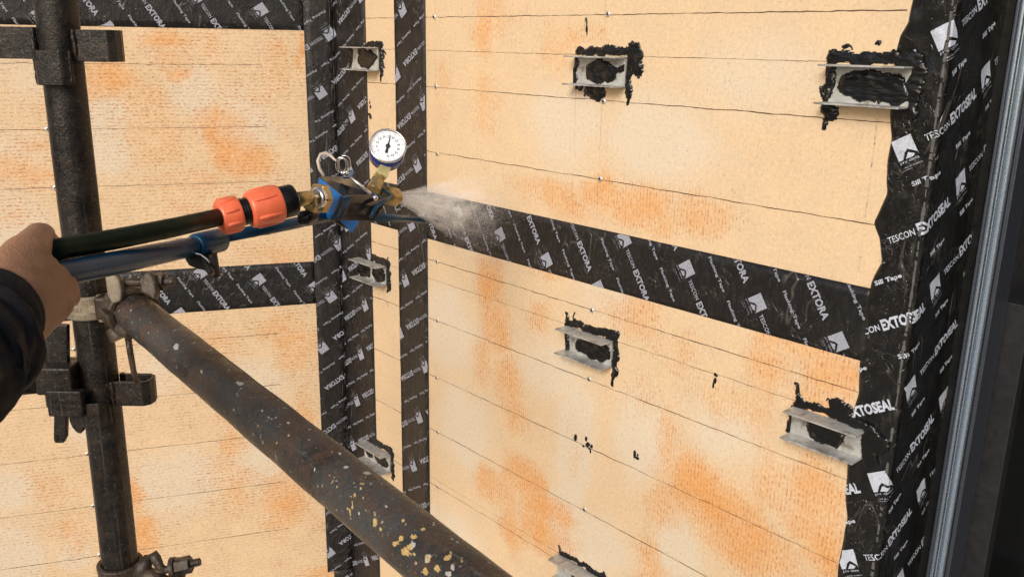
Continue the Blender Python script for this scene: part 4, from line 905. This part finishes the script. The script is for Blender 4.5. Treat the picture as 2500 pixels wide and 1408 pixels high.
# sleeve: a swept, creased tube of cloth
def sleeve(name, path, mat, par, wr, seed, n=48, m=60, thick=.002, ell_=None):
    pts = [np.array(P(*p[:3])) for p in path]; rad = [p[3] for p in path]; ts = np.linspace(0, len(pts) - 1, m); vs = []
    pts_i = np.array([[np.interp(q, range(len(pts)), [p[k] for p in pts]) for k in range(3)] for q in ts]); rad_i = np.interp(ts, range(len(pts)), rad)
    for i in range(m):
        tt = pts_i[min(i + 1, m - 1)] - pts_i[max(i - 1, 0)]; tt /= np.linalg.norm(tt); a = np.cross(tt, WM @ [0, 0, -1]); a /= np.linalg.norm(a); b = np.cross(tt, a)
        for k in range(n):
            an = 2 * math.pi * k / n; s = i / m * 3
            f_ = 1 + wr * (.6 * math.sin(7 * s + 2.2 * math.sin(an) + seed) + .5 * float(vn(an * 1.3 + 3 * s, s * 2.2, seed, .35)) + .5 * float(vn(math.sin(an) * 2 + s, math.cos(an) * 2, seed + 3, .3)))
            vs.append(pts_i[i] + rad_i[i] * f_ * (a * math.cos(an) + b * math.sin(an)))
    fs = [(i * n + k, i * n + (k + 1) % n, (i + 1) * n + (k + 1) % n, (i + 1) * n + k) for i in range(m - 1) for k in range(n)]
    mb = MB(); mb.add(vs, fs, 0, True); o = mb.build(name, mat, par)
    q = o.modifiers.new('solid', 'SOLIDIFY'); q.thickness = thick; q.offset = -1
    return o
sleeve('jacket_sleeve', [(-420, 1040, .50, .062), (-260, 940, .55, .057), (-130, 868, .60, .052), (-72, 826, .62, .0475), (-38, 788, .635, .0415)], M['cloth'], t, .075, 3)
sleeve('knit_cuff', [(-60, 800, .63, .036), (-36, 780, .640, .0372), (-22, 768, .650, .0372)], M['cuff'], t, .008, 9, 40, 16, .003)

# ------------------------------------------------------------------ water
def blobs(pts, rad, stretch=None, n=6):
    vs = []; fs = []; ico = bmesh.new(); bmesh.ops.create_icosphere(ico, subdivisions=1, radius=1); V = np.array([tuple(v.co) for v in ico.verts]); Fc = [tuple(v.index for v in f.verts) for f in ico.faces]; ico.free()
    for p, r in zip(pts, rad):
        q = V * r
        if stretch is not None: q = q + np.outer(q @ stretch[0], stretch[0]) * stretch[1]
        b = len(vs); vs.extend((q + p).tolist()); fs.extend([tuple(b + i for i in f) for f in Fc])
    return vs, fs
hit = onR(1215, 522); HP = mapR(hit[0], hit[1], .004); SAX = HP - NZ; SLN = np.linalg.norm(SAX); SAX /= SLN
e1_ = np.cross(SAX, zh); e1_ /= np.linalg.norm(e1_); e2_ = np.cross(SAX, e1_)
pts = []; rad = []
jets = [(random.uniform(0, 6.283), math.sqrt(random.random())) for _ in range(150)]
for _ in range(9000):
    d = (random.random() ** 1.7) * SLN * .9 + .004; a, q_ = random.choice(jets); a += random.gauss(0, .05); r = d * .19 * (q_ + random.gauss(0, .03)) + .006 * q_
    pts.append(NZ + SAX * d + (e1_ * math.cos(a) + e2_ * math.sin(a)) * r); rad.append(random.uniform(.00012, .00034) * (1 if random.random() < .96 else 2))
vs, fs = blobs(pts, rad, (SAX, 1.6)); o = MB().add(vs, fs, 0, True).build('spray_droplets', M['spray'], fix=False)
tag(o, 'flying water droplets in the spray from the brass nozzle', 'water', kind='stuff')
pts = []; rad = []
def scat(n, fn, r0, r1):
    for _ in range(n): pts.append(fn()); rad.append(random.uniform(r0, r1) * (.6 + random.random() ** 3))
scat(1500, lambda: mapL(random.uniform(.07, .95), random.uniform(.07, .59), .0003), .0006, .0012)
scat(1300, lambda: mapR(min(1.28, abs(random.gauss(.62, .3)) + .35), random.uniform(.28, .56), .0003), .0005, .0010)
scat(700, lambda: mapL(random.uniform(.002, .066), random.uniform(-.1, .62), .0024), .0008, .0017)
scat(450, lambda: mapR(random.uniform(.0, .345), random.uniform(-.1, .5), .0024), .0007, .0014)
scat(260, lambda: (lambda s, z: seal(s, z, .0004))(random.uniform(1.31, XR - .004), random.uniform(.25, .5)), .0009, .0018)
scat(70, lambda: mapR(*(onR(1093 + random.gauss(0, 7), 572 + random.gauss(0, 14))), .0016), .0009, .0026)
for s_ in range(3):
    x_ = [.045, .062, .03][s_]
    for k in range(46): pts.append(mapR(x_ + random.gauss(0, .0018), .085 - k * .0065 + random.gauss(0, .003), .0024)); rad.append(random.uniform(.0008, .0024))
vs, fs = blobs(pts, rad); o = MB().add(vs, fs, 0, True).build('water_beads', M['bead'], fix=False)
tag(o, 'small beads of water clinging to the wet boards and tapes', 'water', kind='stuff')
# mist cone
mb = MB(); prof = [(.0, .007), (.02, .011), (.10, .027), (.25, .058), (SLN * .72, .095), (SLN * .90, .105)]
zq = Vector(SAX).to_track_quat('Z', 'Y'); n = 40; vs = []
for h, r in prof: vs += [(r * math.cos(2 * math.pi * k / n), r * math.sin(2 * math.pi * k / n), h) for k in range(n)]
fs = [(i * n + k, i * n + (k + 1) % n, (i + 1) * n + (k + 1) % n, (i + 1) * n + k) for i in range(len(prof) - 1) for k in range(n)] + [tuple(range(n)), tuple(len(vs) - n + k for k in range(n))]
vm = NT('water_mist'); vm.n.remove(vm.b); vol = vm.n.new('ShaderNodeVolumePrincipled'); vol.inputs['Color'].default_value = (1., .99, .97, 1); vol.inputs['Anisotropy'].default_value = -.25
sx = vm.n.new('ShaderNodeSeparateXYZ'); vm.L(vm.tc.outputs['Object'], sx.inputs[0])
ax_, ay_ = vm.mth('DIVIDE', sx.outputs[0], vm.mth('ADD', sx.outputs[2], .01)), vm.mth('DIVIDE', sx.outputs[1], vm.mth('ADD', sx.outputs[2], .01))
cb_ = vm.n.new('ShaderNodeCombineXYZ'); vm.L(ax_, cb_.inputs[0]); vm.L(ay_, cb_.inputs[1]); vm.L(vm.mth('MULTIPLY', sx.outputs[2], 1.2), cb_.inputs[2])
stn = vm.rng(vm.noise(16, cb_.outputs[0], det=3, rough=.7), .42, .62, .05, 1.2)
rr_ = vm.mth('SQRT', vm.mth('ADD', vm.mth('MULTIPLY', ax_, ax_), vm.mth('MULTIPLY', ay_, ay_)))
edge_ = vm.rng(rr_, .26, .05, 0, 1)
den = vm.mth('DIVIDE', 4.2, vm.mth('POWER', vm.mth('ADD', sx.outputs[2], .035), 1.15))
den = vm.mth('MULTIPLY', vm.mth('MULTIPLY', den, stn), vm.mth('MULTIPLY', edge_, vm.rng(sx.outputs[2], SLN * .88, SLN * .3, 0, 1)))
vm.L(den, vol.inputs['Density']); vm.L(vol.outputs[0], vm.n['Material Output'].inputs['Volume'])
o = MB().add(vs, fs).build('water_spray', vm.m); o.matrix_world = Matrix.Translation(Vector(NZ)) @ zq.to_matrix().to_4x4()
tag(o, 'white cone of water mist leaving the brass nozzle towards the right wall', 'water spray', kind='stuff')

for o in bpy.data.objects:
    if 'wloc' in o: del o['wloc']
